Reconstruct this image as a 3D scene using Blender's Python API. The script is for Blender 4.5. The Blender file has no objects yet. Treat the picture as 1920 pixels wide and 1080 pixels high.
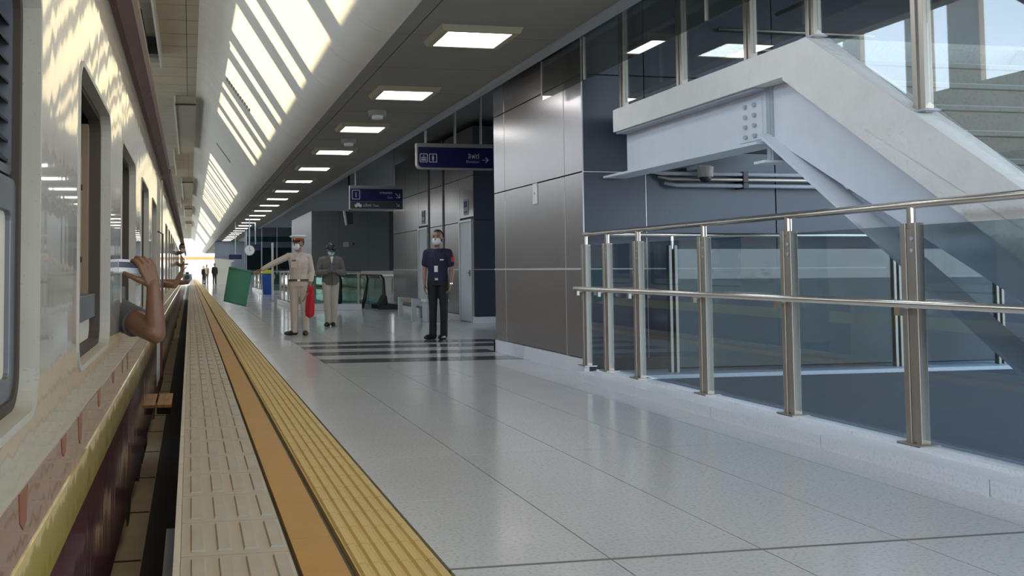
import bpy, bmesh, math, random
from mathutils import Vector, Matrix, Quaternion
random.seed(7)
sc = bpy.context.scene
COL = sc.collection
# ------------------------------------------------------------------ camera
# focal length and principal point measured from the vanishing points (1920x1080 frame)
F_PX, PX, PY = 1650.0, 640.0, 436.0
YAW, PITCH, ROLL = math.radians(9.7694), math.radians(2.4493), 0.005
EYE = 1.15
cam_d = bpy.data.cameras.new('camera'); cam = bpy.data.objects.new('camera', cam_d); COL.objects.link(cam)
cam_d.sensor_fit = 'HORIZONTAL'; cam_d.sensor_width = 36.0; cam_d.lens = 36.0 * F_PX / 1920.0
cam_d.shift_x = (960 - PX) / 1920.0; cam_d.shift_y = (PY - 540) / 1920.0
cam_d.clip_start = 0.05; cam_d.clip_end = 2000
fwd = Vector((math.sin(YAW) * math.cos(PITCH), math.cos(YAW) * math.cos(PITCH), math.sin(PITCH)))
rt0 = Vector((math.cos(YAW), -math.sin(YAW), 0)); up0 = rt0.cross(fwd)
rt = rt0 * math.cos(ROLL) - up0 * math.sin(ROLL); up = rt0 * math.sin(ROLL) + up0 * math.cos(ROLL)
cam.matrix_world = Matrix(((rt.x, up.x, -fwd.x, 0), (rt.y, up.y, -fwd.y, 0), (rt.z, up.z, -fwd.z, EYE), (0, 0, 0, 1)))
sc.camera = cam
# ------------------------------------------------------------------ sky, sun, exposure
world = bpy.data.worlds.new('sky'); sc.world = world; world.use_nodes = True
wn = world.node_tree.nodes; wl = world.node_tree.links; wn.clear()
w_out = wn.new('ShaderNodeOutputWorld'); w_bg = wn.new('ShaderNodeBackground'); w_bg.inputs['Strength'].default_value = 2.3
w_tc = wn.new('ShaderNodeTexCoord'); w_sep = wn.new('ShaderNodeSeparateXYZ'); w_ramp = wn.new('ShaderNodeValToRGB')
wl.new(w_tc.outputs['Generated'], w_sep.inputs[0]); wl.new(w_sep.outputs['Z'], w_ramp.inputs[0])
w_ramp.color_ramp.elements[0].position = 0.0; w_ramp.color_ramp.elements[0].color = (0.93, 0.97, 1.0, 1)
w_ramp.color_ramp.elements[1].position = 0.6; w_ramp.color_ramp.elements[1].color = (0.40, 0.61, 0.90, 1)
e = w_ramp.color_ramp.elements.new(0.14); e.color = (0.72, 0.86, 1.0, 1)
wl.new(w_ramp.outputs[0], w_bg.inputs['Color']); wl.new(w_bg.outputs[0], w_out.inputs[0])
SUN_EL, SUN_AZ = math.radians(6.0), math.radians(24.0)
sun_dir = Vector((math.cos(SUN_EL) * math.cos(SUN_AZ), math.cos(SUN_EL) * math.sin(SUN_AZ), -math.sin(SUN_EL)))
sun_d = bpy.data.lights.new('sun', 'SUN'); sun_d.energy = 5.3; sun_d.color = (1.0, 0.82, 0.48); sun_d.angle = math.radians(0.6)
sun = bpy.data.objects.new('sun', sun_d); COL.objects.link(sun); sun.location = (-30, -12, 12)
sun.rotation_mode = 'QUATERNION'; sun.rotation_quaternion = sun_dir.to_track_quat('-Z', 'Y')
LAMP = 6.0          # emission of the ceiling diffusers
vs = sc.view_settings; vs.view_transform = 'Standard'; vs.look = 'None'; vs.gamma = 1.0; vs.use_curve_mapping = False
vs.exposure = 1.0

# ------------------------------------------------------------------ materials
MATS = {}
def mat(name, col, rough=0.5, metal=0.0, var=None, bump=None, coat=0.0, spec=0.5, emit=None, streak=None, speck=None):
    """procedural principled material. var=(scale, amount, colour2) large mottling, speck=(scale, lo, hi, colour2) speckles,
    bump=(scale xyz, strength, distance) relief"""
    m = bpy.data.materials.new(name); m.use_nodes = True
    nt = m.node_tree; n = nt.nodes; l = nt.links; b = n['Principled BSDF']
    b.inputs['Roughness'].default_value = rough; b.inputs['Metallic'].default_value = metal
    b.inputs['Coat Weight'].default_value = coat; b.inputs['Coat Roughness'].default_value = 0.04
    b.inputs['Specular IOR Level'].default_value = spec
    c4 = (*col, 1); b.inputs['Base Color'].default_value = c4
    geo = n.new('ShaderNodeNewGeometry'); last = None
    def mapped(scale):
        mp = n.new('ShaderNodeMapping'); l.new(geo.outputs['Position'], mp.inputs['Vector'])
        mp.inputs['Scale'].default_value = scale if hasattr(scale, '__len__') else (scale,) * 3
        return mp.outputs[0]
    def noise(scale, detail=3):
        t = n.new('ShaderNodeTexNoise'); t.inputs['Scale'].default_value = 1.0; t.inputs['Detail'].default_value = detail
        l.new(mapped(scale), t.inputs['Vector']); return t.outputs['Fac']
    def mix(fac, c2, lo, hi):
        nonlocal last
        mr = n.new('ShaderNodeMapRange'); l.new(fac, mr.inputs[0])
        mr.inputs[1].default_value = lo; mr.inputs[2].default_value = hi
        mx = n.new('ShaderNodeMix'); mx.data_type = 'RGBA'; l.new(mr.outputs[0], mx.inputs[0])
        if last is None: mx.inputs[6].default_value = c4
        else: l.new(last, mx.inputs[6])
        mx.inputs[7].default_value = (*c2, 1); last = mx.outputs[2]
    if var: mix(noise(var[0]), var[2], 0.5 - var[1] * 0.0 - 0.12, 0.5 + 0.3 / max(var[1], .01))
    if streak: mix(noise(streak[0], 2), streak[1], streak[2], streak[3])
    if speck: mix(noise(speck[0], 2), speck[3], speck[1], speck[2])
    if last is not None: l.new(last, b.inputs['Base Color'])
    if bump:
        bn = n.new('ShaderNodeBump'); bn.inputs['Strength'].default_value = bump[1]; bn.inputs['Distance'].default_value = bump[2]
        l.new(noise(bump[0], 2), bn.inputs['Height']); l.new(bn.outputs[0], b.inputs['Normal'])
        if coat: l.new(bn.outputs[0], b.inputs['Coat Normal'])
    if emit:
        b.inputs['Emission Color'].default_value = (*emit[0], 1); b.inputs['Emission Strength'].default_value = emit[1]
    MATS[name] = m
    return m
def glass_mat(name, tint, ior=1.5, rough=0.0):
    m = bpy.data.materials.new(name); m.use_nodes = True
    nt = m.node_tree; n = nt.nodes; l = nt.links; n.clear()
    o = n.new('ShaderNodeOutputMaterial'); mx = n.new('ShaderNodeMixShader'); fr = n.new('ShaderNodeFresnel')
    tr = n.new('ShaderNodeBsdfTransparent'); gl = n.new('ShaderNodeBsdfGlossy')
    # both faces of the thin pane reflect like an outer face (parallel faces, no internal mirror)
    ge = n.new('ShaderNodeNewGeometry'); mr = n.new('ShaderNodeMapRange'); l.new(ge.outputs['Backfacing'], mr.inputs[0]); mr.inputs[3].default_value = ior; mr.inputs[4].default_value = 1.0 / ior; l.new(mr.outputs[0], fr.inputs['IOR'])
    tr.inputs['Color'].default_value = (*tint, 1)
    gl.inputs['Roughness'].default_value = rough; gl.inputs['Color'].default_value = (1, 1, 1, 1)
    l.new(fr.outputs[0], mx.inputs[0]); l.new(tr.outputs[0], mx.inputs[1]); l.new(gl.outputs[0], mx.inputs[2]); l.new(mx.outputs[0], o.inputs[0])
    MATS[name] = m
    return m
mat('granite', (0.60, 0.62, 0.64), 0.14, speck=((60, 60, 60), 0.50, 0.78, (0.42, 0.43, 0.445)), var=((0.9, 0.9, 0.9), 0.6, (0.53, 0.545, 0.56)))
mat('black_granite', (0.07, 0.075, 0.08), 0.15, speck=((70, 70, 70), 0.55, 0.75, (0.16, 0.16, 0.16)))
mat('joint', (0.16, 0.16, 0.155), 0.8)
mat('white_granite', (0.80, 0.82, 0.86), 0.3, speck=((70, 70, 70), 0.5, 0.8, (0.64, 0.66, 0.69)))
mat('tactile_white', (0.43, 0.375, 0.295), 0.55, var=((2.2, 2.2, 2.2), 0.6, (0.37, 0.33, 0.265)), bump=((40, 40, 40), 0.15, 0.004))
mat('tactile_bar', (0.36, 0.33, 0.275), 0.5, var=((5, 5, 5), 0.6, (0.45, 0.40, 0.315)))
mat('tactile_yellow', (0.56, 0.40, 0.13), 0.5, var=((2, 2, 2), 0.6, (0.48, 0.35, 0.13)), bump=((40, 40, 40), 0.1, 0.003))
mat('orange_paint', (0.42, 0.215, 0.030), 0.5, var=((3, 3, 3), 0.6, (0.35, 0.18, 0.035)))
mat('coping', (0.55, 0.50, 0.42), 0.6, var=((3, 3, 3), 0.6, (0.42, 0.38, 0.32)))
mat('panel', (0.345, 0.32, 0.315), 0.25, metal=0.66, var=((0.7, 0.7, 0.7), 0.4, (0.315, 0.295, 0.295)))
mat('panel_dark', (0.048, 0.060, 0.082), 0.4, metal=0.2)  # dark surfaces, and near faces of panel walls with shade in the colour
mat('panel_green', (0.11, 0.125, 0.125), 0.45)
mat('panel_blue', (0.20, 0.235, 0.28), 0.4, metal=0.2)
mat('panel_back', (0.05, 0.05, 0.052), 0.8)
mat('trim_light', (0.62, 0.62, 0.62), 0.35, metal=0.3)
mat('ceiling_grey', (0.25, 0.24, 0.215), 0.75, var=((1.2, 1.2, 1.2), 0.6, (0.21, 0.20, 0.18)))
mat('ceiling_dark', (0.13, 0.135, 0.135), 0.6)
mat('concrete', (0.40, 0.36, 0.295), 0.85, var=((1.5, 1.5, 1.5), 0.7, (0.33, 0.295, 0.24)), bump=((18, 18, 18), 0.2, 0.01))
mat('fascia_white', (0.70, 0.675, 0.63), 0.8, var=((1.3, 3, 1.3), 0.6, (0.62, 0.59, 0.54)), bump=((3, 12, 3), 0.10, 0.01))
mat('stair_concrete', (0.72, 0.72, 0.71), 0.85, bump=((22, 22, 22), 0.5, 0.02), var=((5, 5, 5), 0.5, (0.62, 0.62, 0.61)))
mat('step_stone', (0.30, 0.285, 0.255), 0.7, speck=((50, 50, 50), 0.5, 0.75, (0.22, 0.21, 0.19)))
mat('steel_paint', (0.64, 0.68, 0.76), 0.45, var=((6, 6, 6), 0.5, (0.57, 0.61, 0.69)), bump=((9, 9, 9), 0.12, 0.01))
mat('steel_dull', (0.36, 0.40, 0.45), 0.5)
mat('stainless', (0.44, 0.395, 0.345), 0.42, metal=0.9, bump=((3, 3, 90), 0.05, 0.002))
mat('stainless_bright', (0.74, 0.70, 0.64), 0.2, metal=0.95)
mat('lamp_bezel', (0.36, 0.31, 0.22), 0.6)
mat('lamp_diffuser', (0.9, 0.9, 0.9), 0.5, emit=((1.0, 1.0, 1.0), LAMP))
mat('black', (0.012, 0.012, 0.013), 0.45)
mat('black_rubber', (0.018, 0.018, 0.02), 0.3)
mat('white_plastic', (0.72, 0.72, 0.70), 0.4)
mat('grey_plastic', (0.33, 0.33, 0.31), 0.5)
mat('sign_blue', (0.002, 0.002, 0.060), 0.4)
mat('sign_grey', (0.26, 0.25, 0.25), 0.5)
mat('sign_dark', (0.03, 0.04, 0.04), 0.4)
mat('sign_white', (0.50, 0.52, 0.60), 0.5)
mat('sign_pale', (0.30, 0.32, 0.45), 0.5)
mat('door_grey', (0.50, 0.54, 0.56), 0.45)
mat('wood', (0.30, 0.20, 0.09), 0.5)
mat('orange_wood', (0.42, 0.20, 0.06), 0.5, streak=((30, 3, 30), (0.24, 0.11, 0.04), 0.45, 0.7))
# train
mat('cream_paint', (0.43, 0.405, 0.345), 0.25, coat=1.0, bump=((1.0, 5, 0.55), 0.10, 0.010))
mat('cream_worn', (0.38, 0.355, 0.30), 0.45, speck=((110, 110, 110), 0.66, 0.74, (0.30, 0.25, 0.19)), var=((6, 6, 6), 0.6, (0.33, 0.305, 0.255)))
mat('maroon_paint', (0.16, 0.045, 0.052), 0.12, coat=1.0, bump=((1.5, 6, 0.6), 0.10, 0.010))
mat('reflection_streak', (0.20, 0.065, 0.04), 0.3)  # colour of the reflections painted on the lower coach side
mat('yellow_paint', (0.56, 0.45, 0.10), 0.16, coat=1.0, bump=((1.5, 6, 0.6), 0.08, 0.010))
mat('gutter_brown', (0.075, 0.042, 0.036), 0.55, var=((8, 8, 8), 0.8, (0.13, 0.055, 0.035)))
mat('roof_grey', (0.30, 0.29, 0.27), 0.6)
mat('gasket', (0.045, 0.03, 0.02), 0.7)
mat('sash_grey', (0.13, 0.14, 0.155), 0.4, metal=0.4)
mat('frosted', (0.52, 0.48, 0.38), 0.5, var=((4, 4, 4), 0.6, (0.44, 0.41, 0.33)))
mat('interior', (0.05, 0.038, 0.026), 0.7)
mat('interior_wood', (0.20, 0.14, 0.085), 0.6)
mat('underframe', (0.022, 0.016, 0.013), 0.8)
mat('track_concrete', (0.40, 0.33, 0.24), 0.9, var=((3, 3, 3), 0.6, (0.30, 0.25, 0.18)))
mat('rail_rust', (0.16, 0.10, 0.04), 0.5)
mat('ground', (0.50, 0.44, 0.35), 0.9)
mat('pier_cream', (0.85, 0.80, 0.68), 0.8)
mat('hedge', (0.10, 0.16, 0.06), 0.9)
# people
mat('skin', (0.34, 0.185, 0.12), 0.5)
mat('skin_tan', (0.155, 0.070, 0.036), 0.48, var=((14, 14, 14), 0.5, (0.125, 0.055, 0.029)))
mat('hair', (0.012, 0.010, 0.009), 0.5)
mat('eye', (0.02, 0.015, 0.012), 0.3)
mat('mask_white', (0.78, 0.79, 0.80), 0.7)
mat('mask_teal', (0.42, 0.66, 0.62), 0.7)
mat('khaki_uniform', (0.57, 0.485, 0.42), 0.8, bump=((14, 14, 9), 0.35, 0.02))
mat('belt_brown', (0.09, 0.06, 0.045), 0.5)
mat('cap_red', (0.36, 0.05, 0.03), 0.6)
mat('cap_white', (0.66, 0.61, 0.55), 0.6)
mat('jacket_grey', (0.135, 0.125, 0.115), 0.85, bump=((14, 14, 9), 0.4, 0.02))
mat('trouser_khaki', (0.46, 0.42, 0.34), 0.85, bump=((12, 12, 8), 0.4, 0.02))
mat('navy', (0.014, 0.017, 0.045), 0.8, bump=((14, 14, 9), 0.3, 0.02))
mat('trouser_black', (0.012, 0.012, 0.015), 0.75, bump=((12, 12, 8), 0.3, 0.02))
mat('shoe_black', (0.012, 0.011, 0.011), 0.35)
mat('flag_green', (0.065, 0.24, 0.155), 0.8)
mat('flag_red', (0.50, 0.012, 0.025), 0.8)
mat('patch_red', (0.45, 0.03, 0.03), 0.7)
mat('shirt_grey', (0.075, 0.072, 0.078), 0.85)
mat('phone_case', (0.62, 0.63, 0.72), 0.35)
mat('phone_dark', (0.03, 0.035, 0.06), 0.2)
mat('bin_blue', (0.01, 0.09, 0.38), 0.45)
mat('bin_yellow', (0.65, 0.60, 0.05), 0.5)
glass_mat('glass', (0.66, 0.72, 0.75), 1.65)
glass_mat('glass_stair', (0.80, 0.84, 0.84), 1.95)
glass_mat('glass_smoke', (0.62, 0.66, 0.66), 1.6)
glass_mat('glass_green', (0.55, 0.70, 0.66), 1.5)

# ------------------------------------------------------------------ mesh helpers
WLOC = {}
class MB:
    def __init__(s): s.v = []; s.f = []; s.m = []
    def add(s, vs, fs, mi=0):
        o = len(s.v); s.v += [tuple(p) for p in vs]; s.f += [tuple(i + o for i in f) for f in fs]; s.m += [mi] * len(fs); return s
    def box(s, x0, x1, y0, y1, z0, z1, mi=0):
        return s.add([(x0, y0, z0), (x1, y0, z0), (x1, y1, z0), (x0, y1, z0), (x0, y0, z1), (x1, y0, z1), (x1, y1, z1), (x0, y1, z1)],
                     [(3, 2, 1, 0), (4, 5, 6, 7), (0, 1, 5, 4), (1, 2, 6, 5), (2, 3, 7, 6), (3, 0, 4, 7)], mi)
    def prism(s, pts, axis, a0, a1, mi=0):
        """polygon in the plane perpendicular to axis: 'x' -> pts are (y, z); 'y' -> (x, z); 'z' -> (x, y)"""
        mk = {'x': lambda p, a: (a, p[0], p[1]), 'y': lambda p, a: (p[0], a, p[1]), 'z': lambda p, a: (p[0], p[1], a)}[axis]
        n = len(pts); vs = [mk(p, a0) for p in pts] + [mk(p, a1) for p in pts]
        return s.add(vs, [tuple(range(n)), tuple(range(2 * n - 1, n - 1, -1))] + [(i, i + n, (i + 1) % n + n, (i + 1) % n) for i in range(n)], mi)
    def cyl(s, p0, p1, r0, r1=None, n=12, mi=0, cap=True):
        r1 = r0 if r1 is None else r1; p0 = Vector(p0); p1 = Vector(p1); d = (p1 - p0)
        if d.length < 1e-6: return s
        d.normalize(); a = d.orthogonal().normalized(); b = d.cross(a)
        vs = []
        for p, r in ((p0, r0), (p1, r1)):
            vs += [p + (a * math.cos(t) + b * math.sin(t)) * r for t in [2 * math.pi * i / n for i in range(n)]]
        fs = [(i, (i + 1) % n, (i + 1) % n + n, i + n) for i in range(n)]
        if cap: fs += [tuple(range(n - 1, -1, -1)), tuple(range(n, 2 * n))]
        return s.add(vs, fs, mi)
    def tube(s, path, r, n=8, mi=0):
        P = [Vector(p) for p in path]; rings = []; a = None
        for i, p in enumerate(P):
            d = (P[min(i + 1, len(P) - 1)] - P[max(i - 1, 0)]).normalized()
            if a is None: a = d.orthogonal().normalized()
            a = (a - d * a.dot(d)).normalized(); b = d.cross(a)
            rr = r[i] if hasattr(r, '__len__') else r
            rings.append([p + (a * math.cos(t) + b * math.sin(t)) * rr for t in [2 * math.pi * k / n for k in range(n)]])
        vs = [q for R in rings for q in R]
        fs = [(i * n + k, i * n + (k + 1) % n, (i + 1) * n + (k + 1) % n, (i + 1) * n + k) for i in range(len(P) - 1) for k in range(n)]
        fs += [tuple(range(n - 1, -1, -1)), tuple(range((len(P) - 1) * n, len(P) * n))]
        return s.add(vs, fs, mi)
    def loft(s, rings, n=20, mi=0):
        """rings: (cx, cy, z, rx, ry)"""
        vs = [(c[0] + c[3] * math.cos(t), c[1] + c[4] * math.sin(t), c[2]) for c in rings for t in [2 * math.pi * k / n for k in range(n)]]
        fs = [(i * n + k, i * n + (k + 1) % n, (i + 1) * n + (k + 1) % n, (i + 1) * n + k) for i in range(len(rings) - 1) for k in range(n)]
        fs += [tuple(range(n - 1, -1, -1)), tuple(range((len(rings) - 1) * n, len(rings) * n))]
        return s.add(vs, fs, mi)
    def ell(s, c, r, nu=14, nv=9, mi=0, keep=None, M=None):
        r = r if hasattr(r, '__len__') else (r, r, r)
        vs = []; fs = []
        for j in range(nv + 1):
            ph = math.pi * j / nv
            for i in range(nu):
                th = 2 * math.pi * i / nu
                p = Vector((r[0] * math.sin(ph) * math.cos(th), r[1] * math.sin(ph) * math.sin(th), r[2] * math.cos(ph)))
                vs.append(p)
        for j in range(nv):
            for i in range(nu):
                a, b = j * nu + i, j * nu + (i + 1) % nu
                f = (a, a + nu, b + nu, b)
                if keep is None or all(keep(vs[q]) for q in f): fs.append(f)
        c = Vector(c)
        vs = [((M @ p) if M else p) + c for p in vs]
        return s.add(vs, fs, mi)
    def cone2(s, p0, p1, r0, r1, n=12):
        s.cyl(p0, p1, r0, r1, n); s.ell(p0, r0, n, 7); s.ell(p1, r1, n, 7); return s
    def xf(s, M, start=0):
        for i in range(start, len(s.v)): s.v[i] = tuple(M @ Vector(s.v[i]))
        return s
    def mesh(s, name, mats, smooth=False):
        me = bpy.data.meshes.new(name); me.from_pydata(s.v, [], s.f)
        for m in (mats if isinstance(mats, (list, tuple)) else [mats]): me.materials.append(MATS[m])
        me.polygons.foreach_set('material_index', s.m)
        bm = bmesh.new(); bm.from_mesh(me); bmesh.ops.remove_doubles(bm, verts=bm.verts, dist=1e-5); bmesh.ops.recalc_face_normals(bm, faces=bm.faces); bm.to_mesh(me); bm.free()
        if smooth: me.shade_smooth()
        me.update(); return me
    def build(s, name, mats, parent=None, smooth=False, bevel=0, solid=0):
        o = link(name, s.mesh(name, mats, smooth), parent)
        if solid: md = o.modifiers.new('solid', 'SOLIDIFY'); md.thickness = solid; md.offset = 0
        if bevel:
            md = o.modifiers.new('bevel', 'BEVEL'); md.width = bevel; md.segments = 2; md.limit_method = 'ANGLE'; md.angle_limit = math.radians(40)
        return o
def link(name, me, parent=None, loc=None):
    """world-space mesh; its local origin follows the parent's place"""
    o = bpy.data.objects.new(name, me); COL.objects.link(o)
    pw = Vector((0, 0, 0))
    if parent is not None:
        o.parent = parent; pw = WLOC.get(parent.name, Vector((0, 0, 0)))
    w = Vector(loc) if loc is not None else Vector((0, 0, 0))
    o.location = w - pw
    WLOC[o.name] = w
    return o
def tag(o, label=None, cat=None, group=None, kind=None):
    if label: o['label'] = label
    if cat: o['category'] = cat
    if group: o['group'] = group
    if kind: o['kind'] = kind
    return o
def empty(name, loc, label=None, cat=None, group=None, kind=None):
    o = bpy.data.objects.new(name, None); COL.objects.link(o); o.location = loc; o.empty_display_size = 0.2
    WLOC[o.name] = Vector(loc)
    return tag(o, label, cat, group, kind)
def text(name, body, size, loc, m, parent, align='LEFT', rot=(math.pi / 2, 0, 0), ext=0.002, sx=1.0):
    cu = bpy.data.curves.new(name, 'FONT'); cu.body = body; cu.size = size; cu.align_x = align; cu.extrude = ext; cu.resolution_u = 3
    t = bpy.data.objects.new(name + '_tmp', cu); COL.objects.link(t)
    dg = bpy.context.evaluated_depsgraph_get(); me = bpy.data.meshes.new_from_object(t.evaluated_get(dg))
    bpy.data.objects.remove(t); bpy.data.curves.remove(cu)
    me.name = name; me.materials.clear(); me.materials.append(MATS[m])
    o = link(name, me, parent, loc); o.rotation_euler = rot; o.scale = (sx, 1, 1)
    return o
def remesh(mb, name, m, parent, voxel=0.008, smooth=4, cut=None):
    t = bpy.data.objects.new('tmp', mb.mesh('tmp', m)); COL.objects.link(t)
    md = t.modifiers.new('r', 'REMESH'); md.mode = 'VOXEL'; md.voxel_size = voxel
    md = t.modifiers.new('s', 'SMOOTH'); md.factor = 0.5; md.iterations = smooth
    dg = bpy.context.evaluated_depsgraph_get(); me = bpy.data.meshes.new_from_object(t.evaluated_get(dg))
    bpy.data.objects.remove(t)
    if cut:
        bm = bmesh.new(); bm.from_mesh(me)
        for co, no in cut:
            g = bm.verts[:] + bm.edges[:] + bm.faces[:]
            bmesh.ops.bisect_plane(bm, geom=g, plane_co=co, plane_no=no, clear_outer=True)
            ed = [e for e in bm.edges if e.is_boundary]; bmesh.ops.holes_fill(bm, edges=ed, sides=0)
        bm.to_mesh(me); bm.free()
    me.name = name; me.materials.clear(); me.materials.append(MATS[m]); me.shade_smooth()
    return link(name, me, parent, WLOC.get(parent.name) if parent else None)
def rrect(y0, y1, z0, z1, r, n=5):
    pts = []
    for cy, cz, a0 in ((y1 - r, z1 - r, 0), (y0 + r, z1 - r, 90), (y0 + r, z0 + r, 180), (y1 - r, z0 + r, 270)):
        for i in range(n + 1):
            a = math.radians(a0 + 90 * i / n); pts.append((cy + r * math.cos(a), cz + r * math.sin(a)))
    return pts
def ring(mb, outer, inner, x0, x1, mi=0):
    n = len(outer)
    vs = [(x, p[0], p[1]) for x in (x0, x1) for P in (outer, inner) for p in P]
    fs = []
    for i in range(n):
        j = (i + 1) % n
        fs += [(i, j, n + j, n + i), (2 * n + i, 3 * n + i, 3 * n + j, 2 * n + j), (i, 2 * n + i, 2 * n + j, j), (n + i, n + j, 3 * n + j, 3 * n + i)]
    return mb.add(vs, fs, mi)
def plate_with_holes(name, outer, holes, x0, x1, m, parent):
    """a plate in the yz plane with cut-outs, between x0 and x1"""
    cu = bpy.data.curves.new('tmp', 'CURVE'); cu.dimensions = '2D'; cu.fill_mode = 'BOTH'; cu.extrude = abs(x1 - x0) / 2
    for P in [outer] + holes:
        sp = cu.splines.new('POLY'); sp.points.add(len(P) - 1); sp.use_cyclic_u = True
        for q, p in zip(sp.points, P): q.co = (p[0], p[1], 0, 1)
    t = bpy.data.objects.new('tmp', cu); COL.objects.link(t)
    dg = bpy.context.evaluated_depsgraph_get(); me = bpy.data.meshes.new_from_object(t.evaluated_get(dg))
    bpy.data.objects.remove(t); bpy.data.curves.remove(cu)
    xm = (x0 + x1) / 2
    me.transform(Matrix(((0, 0, 1, xm), (1, 0, 0, 0), (0, 1, 0, 0), (0, 0, 0, 1))))
    me.name = name; me.materials.clear(); me.materials.append(MATS[m])
    return link(name, me, parent)
def copy_tree(o, parent=None, loc=None):
    c = o.copy(); COL.objects.link(c)
    if parent is not None: c.parent = parent
    if loc is not None: c.location = loc; WLOC[c.name] = Vector(loc)
    for ch in list(o.children): copy_tree(ch, c)
    return c
def spread(parent, name, me, places):
    """the same piece at many places, one object each"""
    out = []
    for p in places: out.append(link(name, me, parent, p))
    return out
YF = 128.0          # far end of the platform roof
# ================================================================== FLOOR
slab = MB().box(-0.03, 4.0, -4, 130, -0.5, -0.03).box(4.0, 14, 9.05, 130, -0.5, -0.03).box(4.0, 4.34, -4, 9.05, -0.5, -0.03)
floor = tag(slab.build('floor', 'joint'), kind='structure')
tw, tl = 0.664, 1.0
tile = MB().box(0.003, tw - 0.003, 0.003, tl - 0.003, -0.03, 0.0).mesh('floor_tile', 'granite')
BARS = ((10.78, 11.24), (11.76, 12.22), (12.74, 13.20), (13.55, 13.97))      # dark inlaid stripes
places = []
for r in range(-4, 34):
    y = 0.31 + r
    nc = 5 if y < 9 else 8
    for c in range(nc):
        if nc == 5 and 0.985 + c * tw > 3.9: continue
        places.append((0.985 + c * tw, y, 0))
places = [p for p in places if p[1] > -2][:296]
spread(floor, 'floor_tile', tile, places)
last_y = places[-1][1] + 1.0
rest = MB()
y = last_y
while y < 127:
    for c in range(9):
        if c * tw + 0.985 < 6: rest.box(0.988 + c * tw, 0.985 + (c + 1) * tw - 0.003, y + 0.003, y + 0.997, -0.03, 0.0)
    y += 1.0
tag(rest.build('far_floor_tiles', 'granite', floor), kind='stuff')
# back floor right of the tile field
MB().box(6.3, 14, 9.05, 130, -0.03, -0.001).build('side_floor', 'granite', floor)
for y0, y1 in BARS:
    MB().box(1.64, 4.22 if y0 < 11.8 else 4.9, y0, y1, -0.02, 0.0025).build('dark_stripe', 'black_granite', floor)
MB().box(0.985, 3.94, 3.301, 3.319, -0.02, 0.001).build('expansion_joint', 'joint', floor)
# --- tactile strips beside the platform edge
cop = MB().box(-0.062, -0.035, 0, 0.9, -0.16, 0.006).mesh('edge_coping', 'coping')
spread(floor, 'edge_coping', cop, [(0, -1.0 + 0.905 * k, 0) for k in range(60)])
TL = 0.482
wt = MB().box(-0.033, 0.404, 0.003, TL - 0.003, -0.03, 0.002, 0)
for k in range(4):
    cx = 0.035 + k * 0.1085
    wt.prism([(cx - 0.030, 0.002), (cx + 0.030, 0.002), (cx + 0.024, 0.0115), (cx - 0.024, 0.0115)], 'y', 0.055, TL - 0.05, 1)
wtm = wt.mesh('tactile_tile', ['tactile_white', 'tactile_bar'])
y0 = 3.64 - TL * 9
spread(floor, 'tactile_tile', wtm, [(0, y0 + TL * k, 0) for k in range(110)])
YW = y0 + TL * 110
rest = MB(); y = YW
while y < 126:
    rest.box(-0.033, 0.404, y + .003, y + TL - .003, -0.03, 0.002); y += TL
tag(rest.build('far_tactile_tiles', 'tactile_white', floor), kind='stuff')
ot = MB().box(0.424, 0.602, 0.0008, 0.5995, -0.03, 0.003).mesh('orange_tile', 'orange_paint')
spread(floor, 'orange_tile', ot, [(0, -1.0 + 0.6 * k, 0) for k in range(90)])
rest = MB()
for k in range(60): rest.box(0.424, 0.602, 53 + 1.2 * k, 54.195 + 1.2 * k, -0.03, 0.003)
tag(rest.build('far_orange_tiles', 'orange_paint', floor), kind='stuff')
GL = 0.243
gt = MB().box(0.634, 0.972, 0.002, GL - 0.002, -0.03, 0.001)
for k in range(6):
    cx = 0.634 + 0.3385 * (k + 0.5) / 6
    gt.prism([(cx - 0.023, 0.001), (cx + 0.023, 0.001), (cx + 0.013, 0.010), (cx - 0.013, 0.010)], 'y', 0.004, GL - 0.004)
gtm = gt.mesh('guide_tile', 'tactile_yellow')
spread(floor, 'guide_tile', gtm, [(0, 0.5 + GL * k, 0) for k in range(200)])
rest = MB(); y = 0.5 + GL * 200
while y < 126:
    rest.box(0.634, 0.972, y + .002, y + 0.97, -0.03, 0.004); y += 0.972
tag(rest.build('far_guide_tiles', 'tactile_yellow', floor), kind='stuff')
# --- platform side wall and trackbed
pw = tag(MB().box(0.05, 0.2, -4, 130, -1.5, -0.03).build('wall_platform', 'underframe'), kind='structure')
for k in range(4):
    d = MB().box(-0.13, 0.04, 1.6 + 0.92 * k, 2.5 + 0.92 * k, -0.75, -0.34)
    d.box(-0.134, -0.13, 1.95 + 0.92 * k, 2.15 + 0.92 * k, -0.62, -0.60).build('duct_cover', 'steel_dull', pw)
MB().box(-0.055, 0.06, -4, 130, -0.14, -0.03).build('coping_beam', 'coping', pw)
tb = MB().box(-4.2, 0.05, -6, 140, -1.6, -1.1)
tbo = tag(tb.build('floor_trackbed', 'track_concrete'), kind='structure')
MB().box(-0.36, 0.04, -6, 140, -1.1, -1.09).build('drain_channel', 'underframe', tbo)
for xr in (-1.28, -2.32):
    MB().box(xr - 0.035, xr + 0.035, -6, 140, -0.99, -0.95).box(xr - 0.01, xr + 0.01, -6, 140, -1.06, -0.99).box(xr - 0.07, xr + 0.07, -6, 140, -1.1, -1.06).build('rail', 'rail_rust', tbo)
for k in range(60):
    MB().box(-0.75, -0.37, 1.5 + 1.4 * k, 1.53 + 1.4 * k, -1.1, -1.096).build('bed_joint', 'underframe', tbo) if k < 14 else None
gr = tag(MB().box(-400, 400, -200, 900, -2.2, -1.65).build('ground', 'ground'), kind='structure')

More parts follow.
